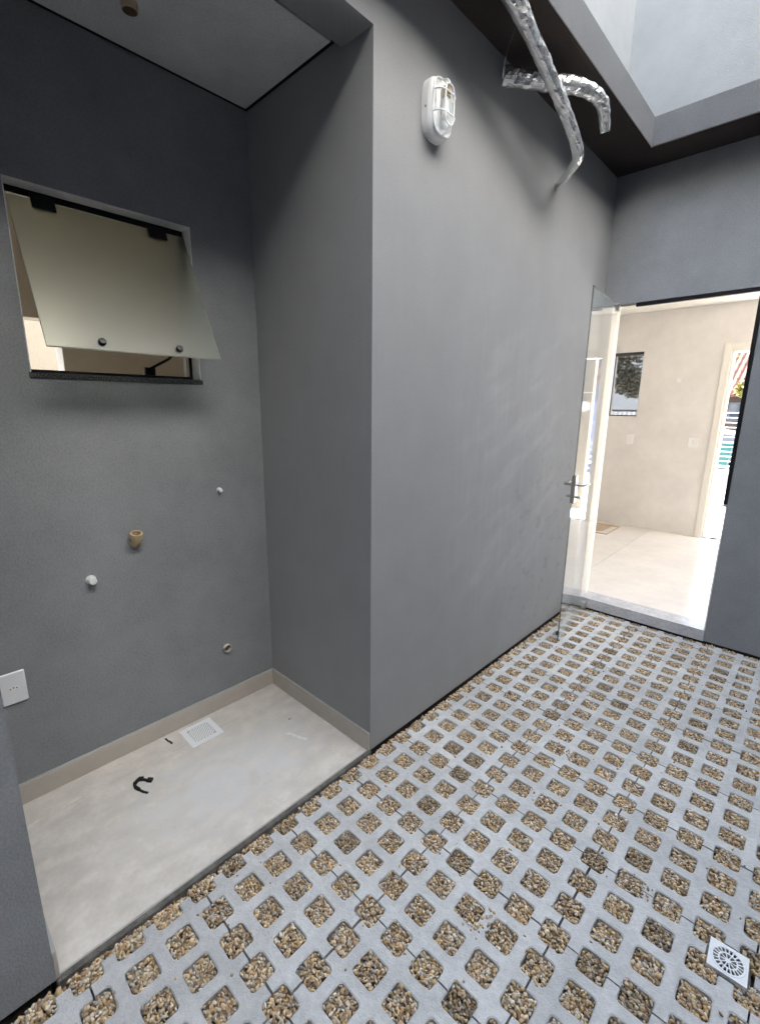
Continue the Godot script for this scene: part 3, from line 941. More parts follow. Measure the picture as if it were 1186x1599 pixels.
func glass_door() -> void:
	var o := thing("glass_door", Vector3(L - 0.006, 0, 0.098), "clear frameless glass door standing open beside the long grey wall", "door", "thing")
	var d := Vector3(1.567 - (L - 0.006), 0, 0.183 - 0.098).normalized()
	var side := Vector3(0, 1, 0).cross(d) * -1.0
	o.basis = Basis(d, Vector3.UP, d.cross(Vector3.UP))
	# in its own axes: x from the hinge to the free edge, z across the pane
	var w := 0.695
	var y0 := 0.022
	var y1 := 2.186
	put("pane", bx(Vector3(0.012, y0, -0.004), Vector3(w - 0.003, y1, 0.004)), M.pane, o)
	put("pane_edge", bx(Vector3(w - 0.003, y0, -0.004), Vector3(w, y1, 0.004)), M.pane_edge, o)
	put("pane_edge", bx(Vector3(0.012, y1, -0.004), Vector3(w, y1 + 0.002, 0.004)), M.pane_edge, o)
	for y in [[y0 - 0.014, y0 + 0.045], [y1 - 0.035, y1 + 0.016]]:
		put("pivot_patch", bx(Vector3(-0.006, y[0], -0.013), Vector3(0.045, y[1], 0.013), 0.003), M.steel, o)
	var b := Mb.new()
	b.box(Vector3(w - 0.062, 0.946, -0.012), Vector3(w + 0.002, 1.118, 0.012), 0.003)
	put("lock_plate", b, M.steel, o)
	for s in [-1.0, 1.0]:
		b = Mb.new()
		b.tube([Vector3(w - 0.034, 1.060, s * 0.011), Vector3(w - 0.034, 1.060, s * 0.052), Vector3(w - 0.046, 1.060, s * 0.060), Vector3(w - 0.140, 1.058, s * 0.060)], [0.009], 10)
		put("handle", b, M.steel, o)
		b = Mb.new()
		b.tube([Vector3(w - 0.034, 0.985, s * 0.011), Vector3(w - 0.034, 0.985, s * 0.040)], [0.010], 10)
		put("lock_knob", b, M.steel, o)
	# what the opening is trimmed with
	var f := thing("door_frame", Vector3.ZERO, "door opening trim: dark track and jamb around pale linings", "door frame", "structure")
	put("head_track", bx(Vector3(L + 0.004, 2.176, 0.205), Vector3(L + 0.030, 2.198, 0.872), 0.001), M.black_alu, f)
	put("head_lining", bx(Vector3(L + 0.031, 2.190, 0.063), Vector3(L + 0.151, 2.198, 0.872)), M.trim_white, f)
	put("jamb_lining", bx(Vector3(L + 0.002, FL, 0.0605), Vector3(L + 0.151, 2.198, 0.066)), M.trim_white, f)
	put("dark_jamb", bx(Vector3(L - 0.003, 0.94, 0.852), Vector3(L + 0.030, 2.175, 0.874), 0.001), M.black_alu, f)
	put("lower_jamb", bx(Vector3(L - 0.001, FL, 0.868), Vector3(L + 0.151, 0.925, 0.8745), 0.001), M.trim_white, f)
	put("strike_plate", bx(Vector3(L - 0.004, 0.925, 0.852), Vector3(L + 0.02, 0.940, 0.8745), 0.001), M.steel, f)
	put("threshold", bx(Vector3(L - 0.004, 0.012, 0.061), Vector3(L + 0.152, FL + 0.002, 0.8742), 0.002), M.sill_stone, f)
	# floor stop
	var s := thing("door_stop", Vector3(1.69, 0.0, 0.135), "small dark door stop on the paving under the glass door", "door stop", "thing")
	b = Mb.new()
	b.lathe([Vector2(0.013, 0), Vector2(0.013, 0.020), Vector2(0.010, 0.026), Vector2(0, 0.026)], 14)
	put("stopper", b, M.rubber, s)
	b = Mb.new()
	b.lathe([Vector2(0.018, 0), Vector2(0.018, 0.003), Vector2(0.013, 0.004)], 14)
	put("base", b, M.steel, s)

func plate(called: String, at: Vector3, label: String, w: float, h: float, btn: bool, cat: String) -> void:
	# a plate on a wall that faces -x
	var o := thing(called, at, label, cat, "thing")
	put("cover_plate", bx(Vector3(-0.009, -h / 2, -w / 2), Vector3(0, h / 2, w / 2), 0.003), M.white_plastic2, o)
	if btn:
		put("button", bx(Vector3(-0.013, -0.024, -0.014), Vector3(-0.009, 0.024, 0.014), 0.0015), M.trim_white, o)

func room() -> void:
	var xf := 4.95
	var f := thing("room_floor", Vector3.ZERO, "glossy cream tiled floor of the bright room", "floor", "structure")
	put("screed", bx(Vector3(L + 0.15, -0.1, -1.9), Vector3(xf + 0.15, FL - 0.004, 3.2)), M.grout, f)
	var x := L + 0.153
	var k := 0
	while x < xf + 0.149:
		var z := -1.9
		while z < 3.19:
			put("tile", bx(Vector3(x, FL - 0.004, z), Vector3(minf(x + 0.888, xf + 0.15), FL, minf(z + 0.888, 3.2)), 0.0008), M.room_floor if (k % 2) == 0 else M.room_floor2, f)
			z += 0.890
			k += 1
		x += 0.890
	var o := put("room_ceiling", bx(Vector3(L + 0.15, 2.59, -1.9), Vector3(xf, 2.65, 3.2)), M.ceiling)
	tag(o, "cream ceiling of the bright room behind the glass door", "ceiling", "structure")
	var w := thing("front_wall", Vector3.ZERO, "cream wall of the bright room with a doorway and a small window", "wall", "structure")
	put("wall_body", wall_mesh(2, -1.9, 3.2, -0.1, 2.72, xf, xf + 0.15, [[-0.772, -0.443, 1.425, 2.165], [0.392, 1.25, FL, 2.125], [1.40, 3.10, FL, 2.30]]), M.cream, w)
	o = put("side_wall", bx(Vector3(L + 0.10, -0.1, -2.05), Vector3(xf + 0.15, 2.72, -1.9)), M.cream)
	tag(o, "cream side wall of the bright room beyond the long wall", "wall", "structure")
	o = put("side_wall", bx(Vector3(L + 0.10, -0.1, 3.2), Vector3(xf + 0.15, 2.72, 3.35)), M.cream)
	tag(o, "cream side wall of the bright room on the side with the wide opening", "wall", "structure")
	# door frames with an architrave on the room side
	var specs := [[0.392, 1.25, 2.125, "white painted frame of the doorway beside the light switches"]]
	for s in specs:
		var fr := thing("doorway_frame", Vector3(xf, 0, 0), s[3], "door frame", "thing")
		for q in [[s[0] - 0.07, s[0], FL, s[2] + 0.07], [s[1], s[1] + 0.07, FL, s[2] + 0.07], [s[0], s[1], s[2], s[2] + 0.07]]:
			put("architrave", bx(Vector3(-0.014, q[2], q[0]), Vector3(0, q[3], q[1]), 0.003), M.trim_white, fr)
		for q in [[s[0], s[0] + 0.02, FL, s[2]], [s[1] - 0.02, s[1], FL, s[2]], [s[0] + 0.02, s[1] - 0.02, s[2] - 0.02, s[2]]]:
			put("lining", bx(Vector3(-0.004, q[2], q[0]), Vector3(0.154, q[3], q[1]), 0.001), M.trim_white, fr)
	# small window
	var n := thing("small_window", Vector3(xf, 0, 0), "small dark tinted window in the cream wall of the bright room", "window", "thing")
	put("frame_bar", bx(Vector3(0.03, 2.130, -0.772), Vector3(0.07, 2.165, -0.443)), M.dark_rail, n)
	put("frame_bar", bx(Vector3(0.03, 1.425, -0.772), Vector3(0.07, 1.437, -0.443)), M.dark_rail, n)
	put("frame_bar", bx(Vector3(0.03, 1.437, -0.772), Vector3(0.07, 2.130, -0.764)), M.dark_rail, n)
	put("frame_bar", bx(Vector3(0.03, 1.437, -0.451), Vector3(0.07, 2.130, -0.443)), M.dark_rail, n)
	put("pane", bx(Vector3(0.046, 1.437, -0.764), Vector3(0.052, 2.130, -0.451)), M.tinted, n)
	plate("light_switch", Vector3(xf, 1.151, -0.478), "white switch plate below the small tinted window", 0.075, 0.118, true, "light switch")
	plate("light_switch", Vector3(xf, 1.151, 0.171), "white switch plate next to the white doorway frame", 0.095, 0.118, true, "light switch")
	plate("cable_outlet", Vector3(xf, 1.828, -0.048), "small blank white cable outlet high on the cream wall", 0.05, 0.05, false, "outlet")
	# openwork mat
	var mt := thing("floor_mat", Vector3(4.55, FL, -0.62), "beige openwork mat on the cream floor below the small window", "mat", "thing")
	for q in [[-0.24, -0.225, -0.20, 0.20], [0.225, 0.24, -0.20, 0.20], [-0.225, 0.225, -0.20, -0.185], [-0.225, 0.225, 0.185, 0.20]]:
		put("border", bx(Vector3(q[0], 0.0005, q[2]), Vector3(q[1], 0.008, q[3]), 0.002), M.tan, mt)
	for i in range(-3, 4):
		var b := Mb.new()
		b.t = Transform3D(Basis(Vector3.UP, deg_to_rad(38)), Vector3(i * 0.062, 0, 0))
		b.box(Vector3(-0.005, 0.001, -0.15), Vector3(0.005, 0.006, 0.15), 0.001)
		put("strand", b, M.tan, mt)

func ducts() -> void:
	var crumple := FastNoiseLite.new()
	crumple.seed = 77
	crumple.frequency = 0.9
	crumple.fractal_octaves = 3
	var smooth := func(ctrl: Array, n: int) -> Array:
		var c := Curve3D.new()
		c.bake_interval = 0.006
		for i in ctrl.size():
			var a: Vector3 = ctrl[max(i - 1, 0)]
			var e: Vector3 = ctrl[min(i + 1, ctrl.size() - 1)]
			var h := (e - a) * 0.16
			c.add_point(ctrl[i], -h, h)
		var out := []
		for i in n: out.append(c.sample_baked(c.get_baked_length() * i / (n - 1.0)))
		return out
	var build := func(o: Node3D, ctrl: Array, rad: Array, n: int, sd: float):
		var path: Array = smooth.call(ctrl, n)
		var rr := []
		for i in n:
			var u := (rad.size() - 1.0) * i / (n - 1.0)
			var k := mini(int(u), rad.size() - 2)
			rr.append(lerpf(rad[k], rad[k + 1], u - k))
		var b := Mb.new()
		var wob := func(i, k):
			return 1.0 + 0.18 * crumple.get_noise_3d(i * 0.22 + sd, cos(TAU * k / 18.0) * 1.3, sin(TAU * k / 18.0) * 1.3) + 0.05 * crumple.get_noise_3d(i * 2.1 + sd, k * 1.7, 3.0)
		b.tube(path, rr, 18, true, true, wob)
		put("foil_sleeve", b, M.foil, o)
	var o := thing("foil_pipe", Vector3.ZERO, "long silver foil wrapped pipe slanting under the canopy and ending against the grey wall", "foil pipe", "thing", "foil wrapped air conditioning pipes")
	build.call(o, [Vector3(0.08, 2.92, 0.0), Vector3(0.18, 2.945, 0.15), Vector3(0.42, 2.945, 0.205), Vector3(0.66, 2.895, 0.205), Vector3(0.98, 2.793, 0.200), Vector3(1.15, 2.722, 0.195), Vector3(1.215, 2.690, 0.180), Vector3(1.27, 2.680, 0.13), Vector3(1.34, 2.668, 0.06), Vector3(1.394, 2.660, -0.004)], [0.022, 0.022, 0.023, 0.033, 0.031, 0.027, 0.027, 0.027, 0.027, 0.025, 0.021, 0.018], 110, 0.0)
	# torn wrapping that hangs off it
	var b := Mb.new()
	var tail := [Vector3(0.60, 2.925, 0.165), Vector3(0.625, 2.905, 0.13), Vector3(0.655, 2.885, 0.095), Vector3(0.70, 2.875, 0.06), Vector3(0.745, 2.872, 0.03)]
	for i in range(tail.size() - 1):
		var up := Vector3(0.012, 0.016, 0) * (1.0 - 0.18 * i)
		b.quad(tail[i] - up, tail[i] + up, tail[i + 1] + up * 0.8, tail[i + 1] - up * 0.8, Vector3(-1, 0, 1))
		b.quad(tail[i] - up + Vector3(0.002, 0, -0.002), tail[i] + up + Vector3(0.002, 0, -0.002), tail[i + 1] + up * 0.8 + Vector3(0.002, 0, -0.002), tail[i + 1] - up * 0.8 + Vector3(0.002, 0, -0.002), Vector3(1, 0, -1))
	put("torn_wrap", b, M.foil, o)
	o = thing("foil_pipe", Vector3.ZERO, "short silver foil wrapped pipe bending down, crossing behind the longer one", "foil pipe", "thing", "foil wrapped air conditioning pipes")
	build.call(o, [Vector3(0.80, 2.916, -0.004), Vector3(0.93, 2.905, 0.115), Vector3(1.05, 2.900, 0.215), Vector3(1.15, 2.892, 0.262), Vector3(1.215, 2.870, 0.275), Vector3(1.262, 2.835, 0.272), Vector3(1.29, 2.795, 0.268)], [0.036, 0.035, 0.034, 0.033, 0.030, 0.027, 0.021], 70, 40.0)

func wall_light() -> void:
	var o := thing("bulkhead_light", Vector3(0.314, 2.589, 0), "white oval bulkhead light with clear lens and wire guard", "wall light", "thing")
	o.scale = Vector3.ONE * 0.95
	var oval := func(w: float, h: float, n := 36) -> PackedVector2Array:
		var p := PackedVector2Array()
		for i in n:
			var a := TAU * i / n
			var e := 0.6
			p.append(Vector2(signf(cos(a)) * pow(absf(cos(a)), e) * w, signf(sin(a)) * pow(absf(sin(a)), e) * h))
		return p
	var b := Mb.new()
	b.slab(oval.call(0.067, 0.101), [Vector2(0, 0), Vector2(0, 0.030), Vector2(0.004, 0.040), Vector2(0.011, 0.046)])
	put("base", b, M.white_plastic, o)
	# lens: a domed oval
	b = Mb.new()
	b.slab(oval.call(0.052, 0.086), [Vector2(0, 0.0465), Vector2(0.001, 0.062), Vector2(0.008, 0.071), Vector2(0.022, 0.077), Vector2(0.034, 0.078)])
	put("lens", b, M.clear, o)
	b = Mb.new()
	b.t = Transform3D(Basis(), Vector3(0, 0.045, 0.066))
	b.tube([Vector3(0, 0.018, 0), Vector3(0, -0.016, 0)], [0.016], 12)
	put("lamp_holder", b, M.tan, o)
	b = Mb.new()
	b.t = Transform3D(Basis(), Vector3(0, 0.0, 0.064))
	b.lathe([Vector2(0, -0.045), Vector2(0.010, -0.042), Vector2(0.015, -0.030), Vector2(0.013, -0.010), Vector2(0.010, 0.012), Vector2(0.010, 0.028)], 14)
	put("bulb", b, M.white_plastic2, o)
	# guard
	var ring := func(w, h, z, r):
		var g := Mb.new()
		var path := []
		var ov: PackedVector2Array = oval.call(w, h)
		for p in ov: path.append(Vector3(p.x, p.y, z))
		path.append(path[0])
		g.tube(path, [r], 8, false)
		put("guard_ring", g, M.white_plastic, o)
	ring.call(0.058, 0.092, 0.050, 0.0036)
	ring.call(0.028, 0.066, 0.084, 0.0030)
	for y in [-0.030, 0.040]:
		b = Mb.new()
		b.tube([Vector3(-0.057, y, 0.050), Vector3(-0.054, y, 0.066), Vector3(-0.043, y, 0.077), Vector3(-0.028, y, 0.084), Vector3(0.028, y, 0.084), Vector3(0.043, y, 0.077), Vector3(0.054, y, 0.066), Vector3(0.057, y, 0.050)], [0.0030], 8)
		put("guard_hoop", b, M.white_plastic, o)
	for s in [-1.0, 1.0]:
		b = Mb.new()
		b.tube([Vector3(0, s * 0.092, 0.050), Vector3(0, s * 0.088, 0.069), Vector3(0, s * 0.078, 0.079), Vector3(0, s * 0.066, 0.084)], [0.0030], 8)
		put("guard_hoop", b, M.white_plastic, o)
	b = Mb.new()
	b.t = Transform3D(Basis(Vector3.FORWARD, PI / 2), Vector3(-0.066, -0.01, 0.022))
	b.lathe([Vector2(0.004, -0.004), Vector2(0, -0.0045)], 10)
	put("screw", b, M.black, o)

func drains() -> void:
	# square grate in the niche floor
	var o := thing("niche_drain", Vector3(-0.469, HS, -0.651), "white square slotted drain grate in the niche floor", "drain", "thing")
	var h := 0.0745
	var inn := 0.050
	for q in [[-h, h, -h, -inn], [-h, h, inn, h], [-h, -inn, -inn, inn], [inn, h, -inn, inn]]:
		put("frame_side", bx(Vector3(q[0], 0.0002, q[2]), Vector3(q[1], 0.004, q[3]), 0.0008), M.white_plastic, o)
	put("trap", bx(Vector3(-inn, -0.0002, -inn), Vector3(inn, 0.0012, inn)), M.rail, o)
	var c := sqrt(0.5)
	for i in range(-6, 7):
		var off := i * 0.0105
		var half := inn * sqrt(2.0) - absf(off) - 0.004
		if half <= 0.006: continue
		var b := Mb.new()
		b.t = Transform3D(Basis(Vector3(c, 0, -c), Vector3.UP, Vector3(c, 0, c)), Vector3(c, 0, c) * off)
		b.box(Vector3(-half, 0.0013, -0.0036), Vector3(half, 0.0036, 0.0036), 0.0006)
		put("slat", b, M.white_plastic, o)
	# round grate in a square plate among the pavers
	o = thing("yard_drain", Vector3(X0 + 8.5 * PX + 0.003, -0.005, Z0 + 11.5 * PZ - 0.003), "white square drain cover with a round wheel shaped grate, set among the pavers", "drain", "thing")
	o.rotation.y = deg_to_rad(2)
	o.scale = Vector3.ONE * 0.92
	var s := 0.0495
	var R := 0.0445
	var b := Mb.new()
	var n := 48
	for i in n:
		var a0 := TAU * i / n
		var a1 := TAU * (i + 1) / n
		var e := func(a: float, y: float) -> Vector3:
			var k: float = s / maxf(absf(cos(a)), absf(sin(a)))
			return Vector3(cos(a) * k, y, sin(a) * k)
		var c0 := Vector3(cos(a0) * R, 0.008, sin(a0) * R)
		var c1 := Vector3(cos(a1) * R, 0.008, sin(a1) * R)
		b.quad(c0, c1, e.call(a1, 0.008), e.call(a0, 0.008), Vector3.UP)
		b.quad(e.call(a0, 0.008), e.call(a1, 0.008), e.call(a1, -0.03), e.call(a0, -0.03), Vector3(cos(a0), 0, sin(a0)))
		b.quad(c0, c1, c1 - Vector3(0, 0.02, 0), c0 - Vector3(0, 0.02, 0), -Vector3(cos(a0), 0, sin(a0)))
	put("cover_plate", b, M.white_plastic, o)
	for q in [[0.0385, 0.0442], [0.0215, 0.0255], [0.0, 0.0070]]:
		b = Mb.new()
		b.lathe([Vector2(q[0], 0.003), Vector2(q[0], 0.0085), Vector2(q[1], 0.0085), Vector2(q[1], 0.003)], 40)
		put("grate_ring", b, M.white_plastic, o)
	for i in 20:
		b = Mb.new()
		b.t = Transform3D(Basis(Vector3.UP, TAU * i / 20.0))
		b.box(Vector3(0.0250, 0.003, -0.0019), Vector3(0.0390, 0.0083, 0.0019), 0.0004)
		put("spoke", b, M.white_plastic, o)
	for i in 10:
		b = Mb.new()
		b.t = Transform3D(Basis(Vector3.UP, TAU * (i + 0.5) / 10.0))
		b.box(Vector3(0.0065, 0.003, -0.0016), Vector3(0.0220, 0.0083, 0.0016), 0.0004)
		put("spoke", b, M.white_plastic, o)
	b = Mb.new()
	b.lathe([Vector2(0, -0.001), Vector2(0.046, -0.001)], 24)
	put("cup", b, M.black, o)
	put("mortar_bed", bx(Vector3(-0.056, -0.04, -0.057), Vector3(0.056, -0.003, 0.057), 0.004), M.cement, o)

func leafy(o: Node3D, blobs: Array, count: int, size: float, tones: Array) -> void:
	var b := Mb.new()
	var cols := PackedColorArray()
	for k in count:
		var q: Array = blobs[rng.randi() % blobs.size()]
		var d := Vector3(rng.randfn(), rng.randfn(), rng.randfn()).normalized() * pow(rng.randf(), 0.45)
		var p: Vector3 = q[0] + d * q[1]
		var bs := Basis.from_euler(Vector3(rng.randf_range(-0.9, 0.9), rng.randf() * TAU, rng.randf_range(-0.9, 0.9)))
		var s := size * rng.randf_range(0.6, 1.3)
		var u := bs.x * s
		var w := bs.z * s * 0.5
		var before := b.v.size()
		b.tri(p - u, p + w, p + u, bs.y)
		b.tri(p - u, p - w, p + u, bs.y)
		var c: Color = tones[rng.randi() % tones.size()]
		for m in b.v.size() - before: cols.append(c)
	var a := []
	a.resize(Mesh.ARRAY_MAX)
	a[Mesh.ARRAY_VERTEX] = b.v
	a[Mesh.ARRAY_NORMAL] = b.n
	a[Mesh.ARRAY_COLOR] = cols
	var am := ArrayMesh.new()
	am.add_surface_from_arrays(Mesh.PRIMITIVE_TRIANGLES, a)
	am.surface_set_material(0, M.leaf)
	put_mesh("crown", am, o)

func tree(label: String, at: Vector3, top: Vector3, blobs: Array, count: int, tones: Array) -> void:
	var o := thing("street_tree", at, label, "tree", "thing", "street trees beyond the fence")
	var b := Mb.new()
	b.tube([Vector3.ZERO, top * 0.5 + Vector3(0.05, 0, 0.04), top], [0.13, 0.10, 0.08], 10)
	for q in blobs:
		b.tube([top * 0.9, (top + q[0]) * 0.5 + Vector3(0, 0.1, 0), q[0]], [0.05, 0.035, 0.012], 6)
	put("trunk", b, M.bark, o)
	leafy(o, blobs, count, 0.07, tones)

func house(called: String, label: String, lo: Vector3, hi: Vector3, wm: Material, roof_up: float, windows: Array) -> void:
	# a house across the street; the roof slopes up away from the street
	var o := thing(called, Vector3(lo.x, lo.y, lo.z), label, "house", "thing")
	var s := hi - lo
	put("wall", bx(Vector3.ZERO, s), wm, o)
	for q in windows:
		var f := put("window", bx(Vector3(-0.05, q[2], q[0]), Vector3(0.02, q[3], q[1])), M.dark_rail if wm == M.brown else M.trim_white, o)
		put("pane", bx(Vector3(-0.06, q[2] + 0.08, q[0] + 0.08), Vector3(-0.051, q[3] - 0.08, q[1] - 0.08)), M.car_glass, f)
	if roof_up <= 0.0:
		put("roof", bx(Vector3(-0.2, s.y, -0.2), Vector3(s.x + 0.2, s.y + 0.15, s.z + 0.2)), M.walk, o)
		return
	var run := s.x * 0.5 + 0.5
	var sl := sqrt(run * run + roof_up * roof_up)
	var base := Transform3D(Basis(Vector3(run, roof_up, 0) / sl, Vector3(-roof_up, run, 0) / sl, Vector3(0, 0, 1)), Vector3(-0.5, s.y - 0.05, 0))
	var r := Mb.new()
	r.t = base
	r.box(Vector3(0, -0.08, -0.4), Vector3(sl, 0.0, s.z + 0.4))
	var rf := put("roof", r, M.roof, o)
	# rows of barrel tiles running up the slope
	r = Mb.new()
	r.t = base
	var z := -0.3
	while z < s.z + 0.4:
		for k in 6:
			r.tube([Vector3(sl * k / 6.0 - 0.04, 0.025, z), Vector3(sl * (k + 1) / 6.0, 0.008, z)], [0.085, 0.07], 6, false)
		z += 0.24
	var tl := put("roof_tiles", r, M.roof2, rf)
	tl.set_meta("kind", "stuff")

func outside() -> void:
	# paved forecourt in the sun
	var p := thing("porch", Vector3.ZERO, "sunlit white paved forecourt outside the doorways", "paving", "structure")
	put("paving_slab", bx(Vector3(5.10, -0.16, -7), Vector3(9.9, 0.06, 9)), M.porch, p)
	var o := put("pavement", bx(Vector3(10.1, -0.16, -30), Vector3(15, 0.0, 30)), M.walk)
	tag(o, "pale pavement between the fence and the street", "pavement", "structure")
	o = put("road", bx(Vector3(15.0, -0.16, -60), Vector3(21, -0.12, 60)), M.asphalt)
	tag(o, "grey asphalt street beyond the fence", "road", "structure")
	o = put("pavement", bx(Vector3(21.0, -0.16, -30), Vector3(24, 0.0, 30)), M.walk)
	tag(o, "pavement in front of the houses across the street", "pavement", "structure")
	# column with a hanging plaque
	o = put("porch_column", bx(Vector3(5.85, 0.06, 0.555), Vector3(6.05, 3.0, 1.5), 0.004), M.tan_wall)
	tag(o, "cream column standing on the white forecourt just outside the doorway", "column", "thing")
	var h := thing("hanging_plaque", Vector3(5.84, 1.535, 0.655), "grey six sided plaque hanging on a cord outside the doorway", "plaque", "thing")
	var b := Mb.new()
	var hx := PackedVector2Array()
	for i in 6: hx.append(Vector2(cos(TAU * (i + 0.5) / 6), sin(TAU * (i + 0.5) / 6)) * 0.075)
	b.t = Transform3D(Basis(Vector3.UP, -PI / 2), Vector3.ZERO)
	b.slab(hx, [Vector2(0, -0.008), Vector2(0, 0.006), Vector2(0.004, 0.008)])
	put("plaque", b, M.rail, h)
	b = Mb.new()
	b.tube([Vector3(0, 0.07, 0), Vector3(0.0, 0.55, 0)], [0.006], 6)
	put("cord", b, M.dark_rail, h)
	b = Mb.new()
	b.box(Vector3(-0.008, 0.185, -0.12), Vector3(0.004, 0.2, 0.12))
	put("crossbar", b, M.rail, h)
	# street fence
	var f := thing("rail_fence", Vector3(10, 0, 0), "street fence of thin pale horizontal rails on slim posts", "fence", "thing")
	for k in 15:
		put("rail", bx(Vector3(-0.012, 0.14 + k * 0.093, -1.5), Vector3(0.012, 0.156 + k * 0.093, 0.40)), M.rail, f)
	for z in [-1.5, 0.40]:
		put("post", bx(Vector3(0.013, 0, z - 0.02), Vector3(0.05, 1.50, z + 0.02)), M.dark_rail, f)
	f = thing("baluster_fence", Vector3(10, 0, 0), "dark fence panel with a row of pale uprights outside the small window", "fence", "thing")
	put("plinth", bx(Vector3(-0.05, 0, -2.5), Vector3(0.05, 1.27, -1.56)), M.dark_rail, f)
	put("top_rail", bx(Vector3(-0.04, 1.445, -2.5), Vector3(0.04, 1.485, -1.56)), M.dark_rail, f)
	put("cap", bx(Vector3(-0.05, 1.4855, -2.5), Vector3(0.05, 1.50, -1.56)), M.rail, f)
	for k in 10:
		put("baluster", bx(Vector3(-0.02, 1.2705, -2.45 + k * 0.092), Vector3(0.02, 1.4445, -2.41 + k * 0.092)), M.white_plastic, f)
	f = thing("slat_gate", Vector3(10, 0, 0), "grey gate of broad horizontal slats beside the rail fence", "gate", "thing")
	for k in 12:
		put("slat", bx(Vector3(-0.015, 0.08 + k * 0.135, 0.46), Vector3(0.015, 0.165 + k * 0.135, 3.4)), M.blue_wall, f)
	for z in [0.46, 1.9, 3.4]:
		put("post", bx(Vector3(0.016, 0, z - 0.03), Vector3(0.07, 1.75, z + 0.03)), M.dark_rail, f)
	# teal bin on the pavement
	var n := thing("wheeled_bin", Vector3(13.7, 0.0, -0.72), "teal wheeled bin standing behind the rail fence", "bin", "thing")
	b = Mb.new()
	var q0 := [Vector3(-0.22, 0.08, -0.2), Vector3(0.22, 0.08, -0.2), Vector3(0.22, 0.08, 0.2), Vector3(-0.22, 0.08, 0.2)]
	var q1 := [Vector3(-0.28, 0.62, -0.25), Vector3(0.28, 0.62, -0.25), Vector3(0.28, 0.62, 0.25), Vector3(-0.28, 0.62, 0.25)]
	for i in 4:
		var j := (i + 1) % 4
		b.quad(q0[i], q0[j], q1[j], q1[i], q0[i] + q0[j])
	b.quad(q0[0], q0[1], q0[2], q0[3], Vector3.DOWN)
	b.box(Vector3(-0.30, 0.60, -0.27), Vector3(0.30, 0.63, 0.27), 0.008)
	put("tub", b, M.teal, n)
	b = Mb.new()
	b.box(Vector3(-0.31, 0.632, -0.28), Vector3(0.30, 0.665, 0.28), 0.012)
	b.box(Vector3(0.28, 0.60, -0.2), Vector3(0.34, 0.63, 0.2), 0.006)
	put("lid", b, M.teal, n)
	for s in [-1.0, 1.0]:
		b = Mb.new()
		b.t = Transform3D(Basis(Vector3.RIGHT, PI / 2), Vector3(0.2, 0.1, s * 0.23 - 0.02))
		b.lathe([Vector2(0, 0), Vector2(0.1, 0), Vector2(0.1, 0.04), Vector2(0, 0.04)], 16)
		put("wheel", b, M.tyre, n)
	# car in the street, its bonnet towards +z
	var c := thing("parked_car", Vector3(17.2, -0.12, -2.25), "dark car standing in the street behind the fence", "car", "thing")
	b = Mb.new()
	var prof := PackedVector2Array([Vector2(-2.1, 0.3), Vector2(-2.15, 0.75), Vector2(-1.9, 0.95), Vector2(-1.3, 1.38), Vector2(-0.4, 1.46), Vector2(0.3, 1.40), Vector2(1.0, 0.98), Vector2(1.9, 0.86), Vector2(2.1, 0.7), Vector2(2.1, 0.3)])
	b.t = Transform3D(Basis(Vector3.UP, -PI / 2), Vector3.ZERO)
	b.slab(prof, [Vector2(0.06, -0.86), Vector2(0.0, -0.78), Vector2(0.0, 0.78), Vector2(0.06, 0.86)])
	put("body", b, M.car, c)
	for s in [-1.0, 1.0]:
		b = Mb.new()
		b.t = Transform3D(Basis(Vector3.UP, -PI / 2), Vector3.ZERO)
		b.slab(PackedVector2Array([Vector2(-1.5, 0.98), Vector2(-1.2, 1.32), Vector2(-0.4, 1.39), Vector2(0.25, 1.33), Vector2(0.75, 0.98)]), [Vector2(0, s * 0.855), Vector2(0, s * 0.872)])
		put("side_glass", b, M.car_glass, c)
		for z in [-1.35, 1.35]:
			b = Mb.new()
			b.t = Transform3D(Basis(Vector3.FORWARD, PI / 2), Vector3(s * 0.80, 0.31, z))
			b.lathe([Vector2(0, -0.1), Vector2(0.31, -0.1), Vector2(0.31, 0.1), Vector2(0, 0.1)], 20)
			put("wheel", b, M.tyre, c)
	b = Mb.new()
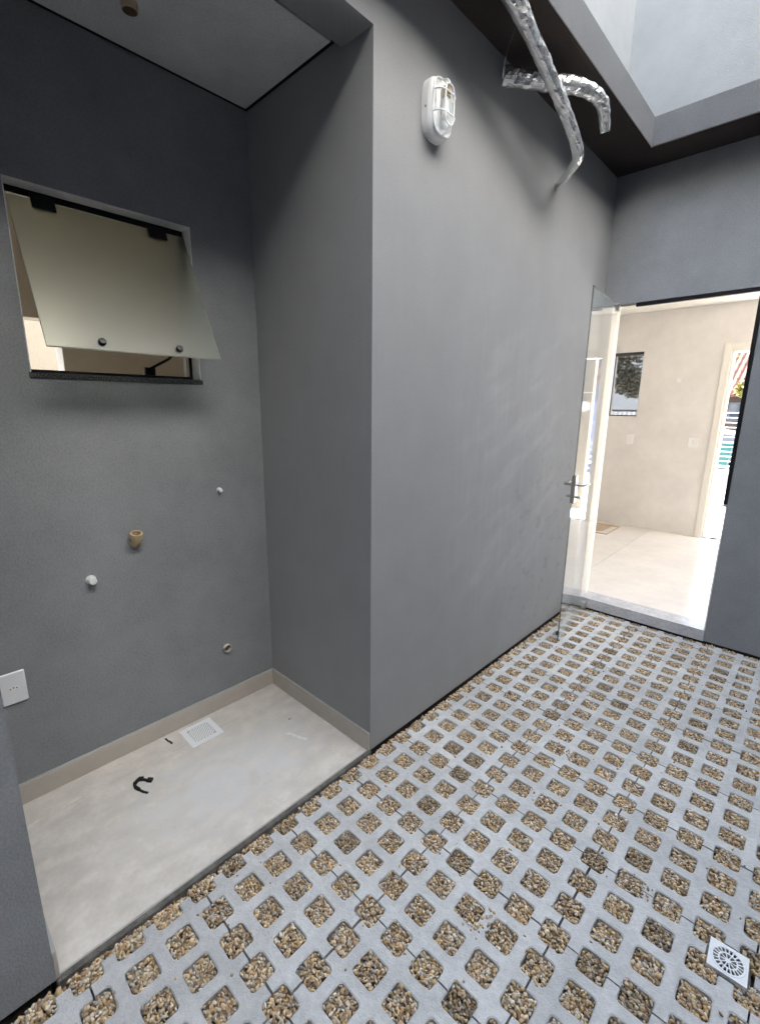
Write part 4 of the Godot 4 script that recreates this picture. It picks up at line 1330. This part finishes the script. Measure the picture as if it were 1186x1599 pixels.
	b.quad(Vector3(-0.68, 1.38, 0.36), Vector3(0.68, 1.38, 0.36), Vector3(0.72, 1.00, 1.0), Vector3(-0.72, 1.00, 1.0), Vector3(0, 1, 1))
	b.t = Transform3D(Basis(), Vector3(0, 0.006, 0.006))
	put("windscreen", b, M.steel, c)
	# houses across the street
	house("brown_house", "brown house with a red tiled roof across the street", Vector3(25, 0, -4.8), Vector3(33, 2.15, 0.7), M.brown, 2.2, [[2.6, 3.4, 1.0, 1.8]])
	house("blue_house", "pale blue house across the street behind the slat gate", Vector3(24.5, 0, 1.0), Vector3(32, 5.2, 9.0), M.blue_wall, 0.0, [[1.6, 2.2, 2.4, 3.6], [4.4, 5.6, 2.4, 3.6]])
	house("white_house", "white house across the street behind the dark tree", Vector3(24.5, 0, -12), Vector3(32, 4.0, -5.1), M.white_wall, 0.0, [[4.0, 5.0, 1.2, 2.2]])
	# trees
	var g1 := [Color(0.30, 0.26, 0.05), Color(0.20, 0.22, 0.04), Color(0.38, 0.28, 0.07), Color(0.12, 0.15, 0.03), Color(0.30, 0.20, 0.10)]
	for k in g1.size(): g1[k] = g1[k] * 0.6
	tree("tree with yellow green leaves showing in the doorway beside the switches", Vector3(12.6, 0, 1.3), Vector3(0, 2.5, -0.1), [[Vector3(0, 2.75, -1.2), 0.42], [Vector3(0.1, 3.1, -1.9), 0.4], [Vector3(-0.1, 3.3, -0.4), 0.6], [Vector3(0.2, 1.98, -1.62), 0.22], [Vector3(0.1, 3.6, 0.6), 0.6]], 1500, g1)
	var g2 := [Color(0.05, 0.06, 0.03), Color(0.08, 0.075, 0.04), Color(0.11, 0.10, 0.06), Color(0.035, 0.04, 0.025)]
	tree("dense dark tree showing in the small tinted window", Vector3(12.4, 0, -4.4), Vector3(0, 1.9, 0.3), [[Vector3(0, 2.7, 0.6), 0.7], [Vector3(0.1, 2.5, 1.35), 0.6], [Vector3(-0.1, 3.2, 1.3), 0.7], [Vector3(0, 3.5, 0.3), 0.8], [Vector3(0.1, 2.15, 1.7), 0.4]], 3600, g2)
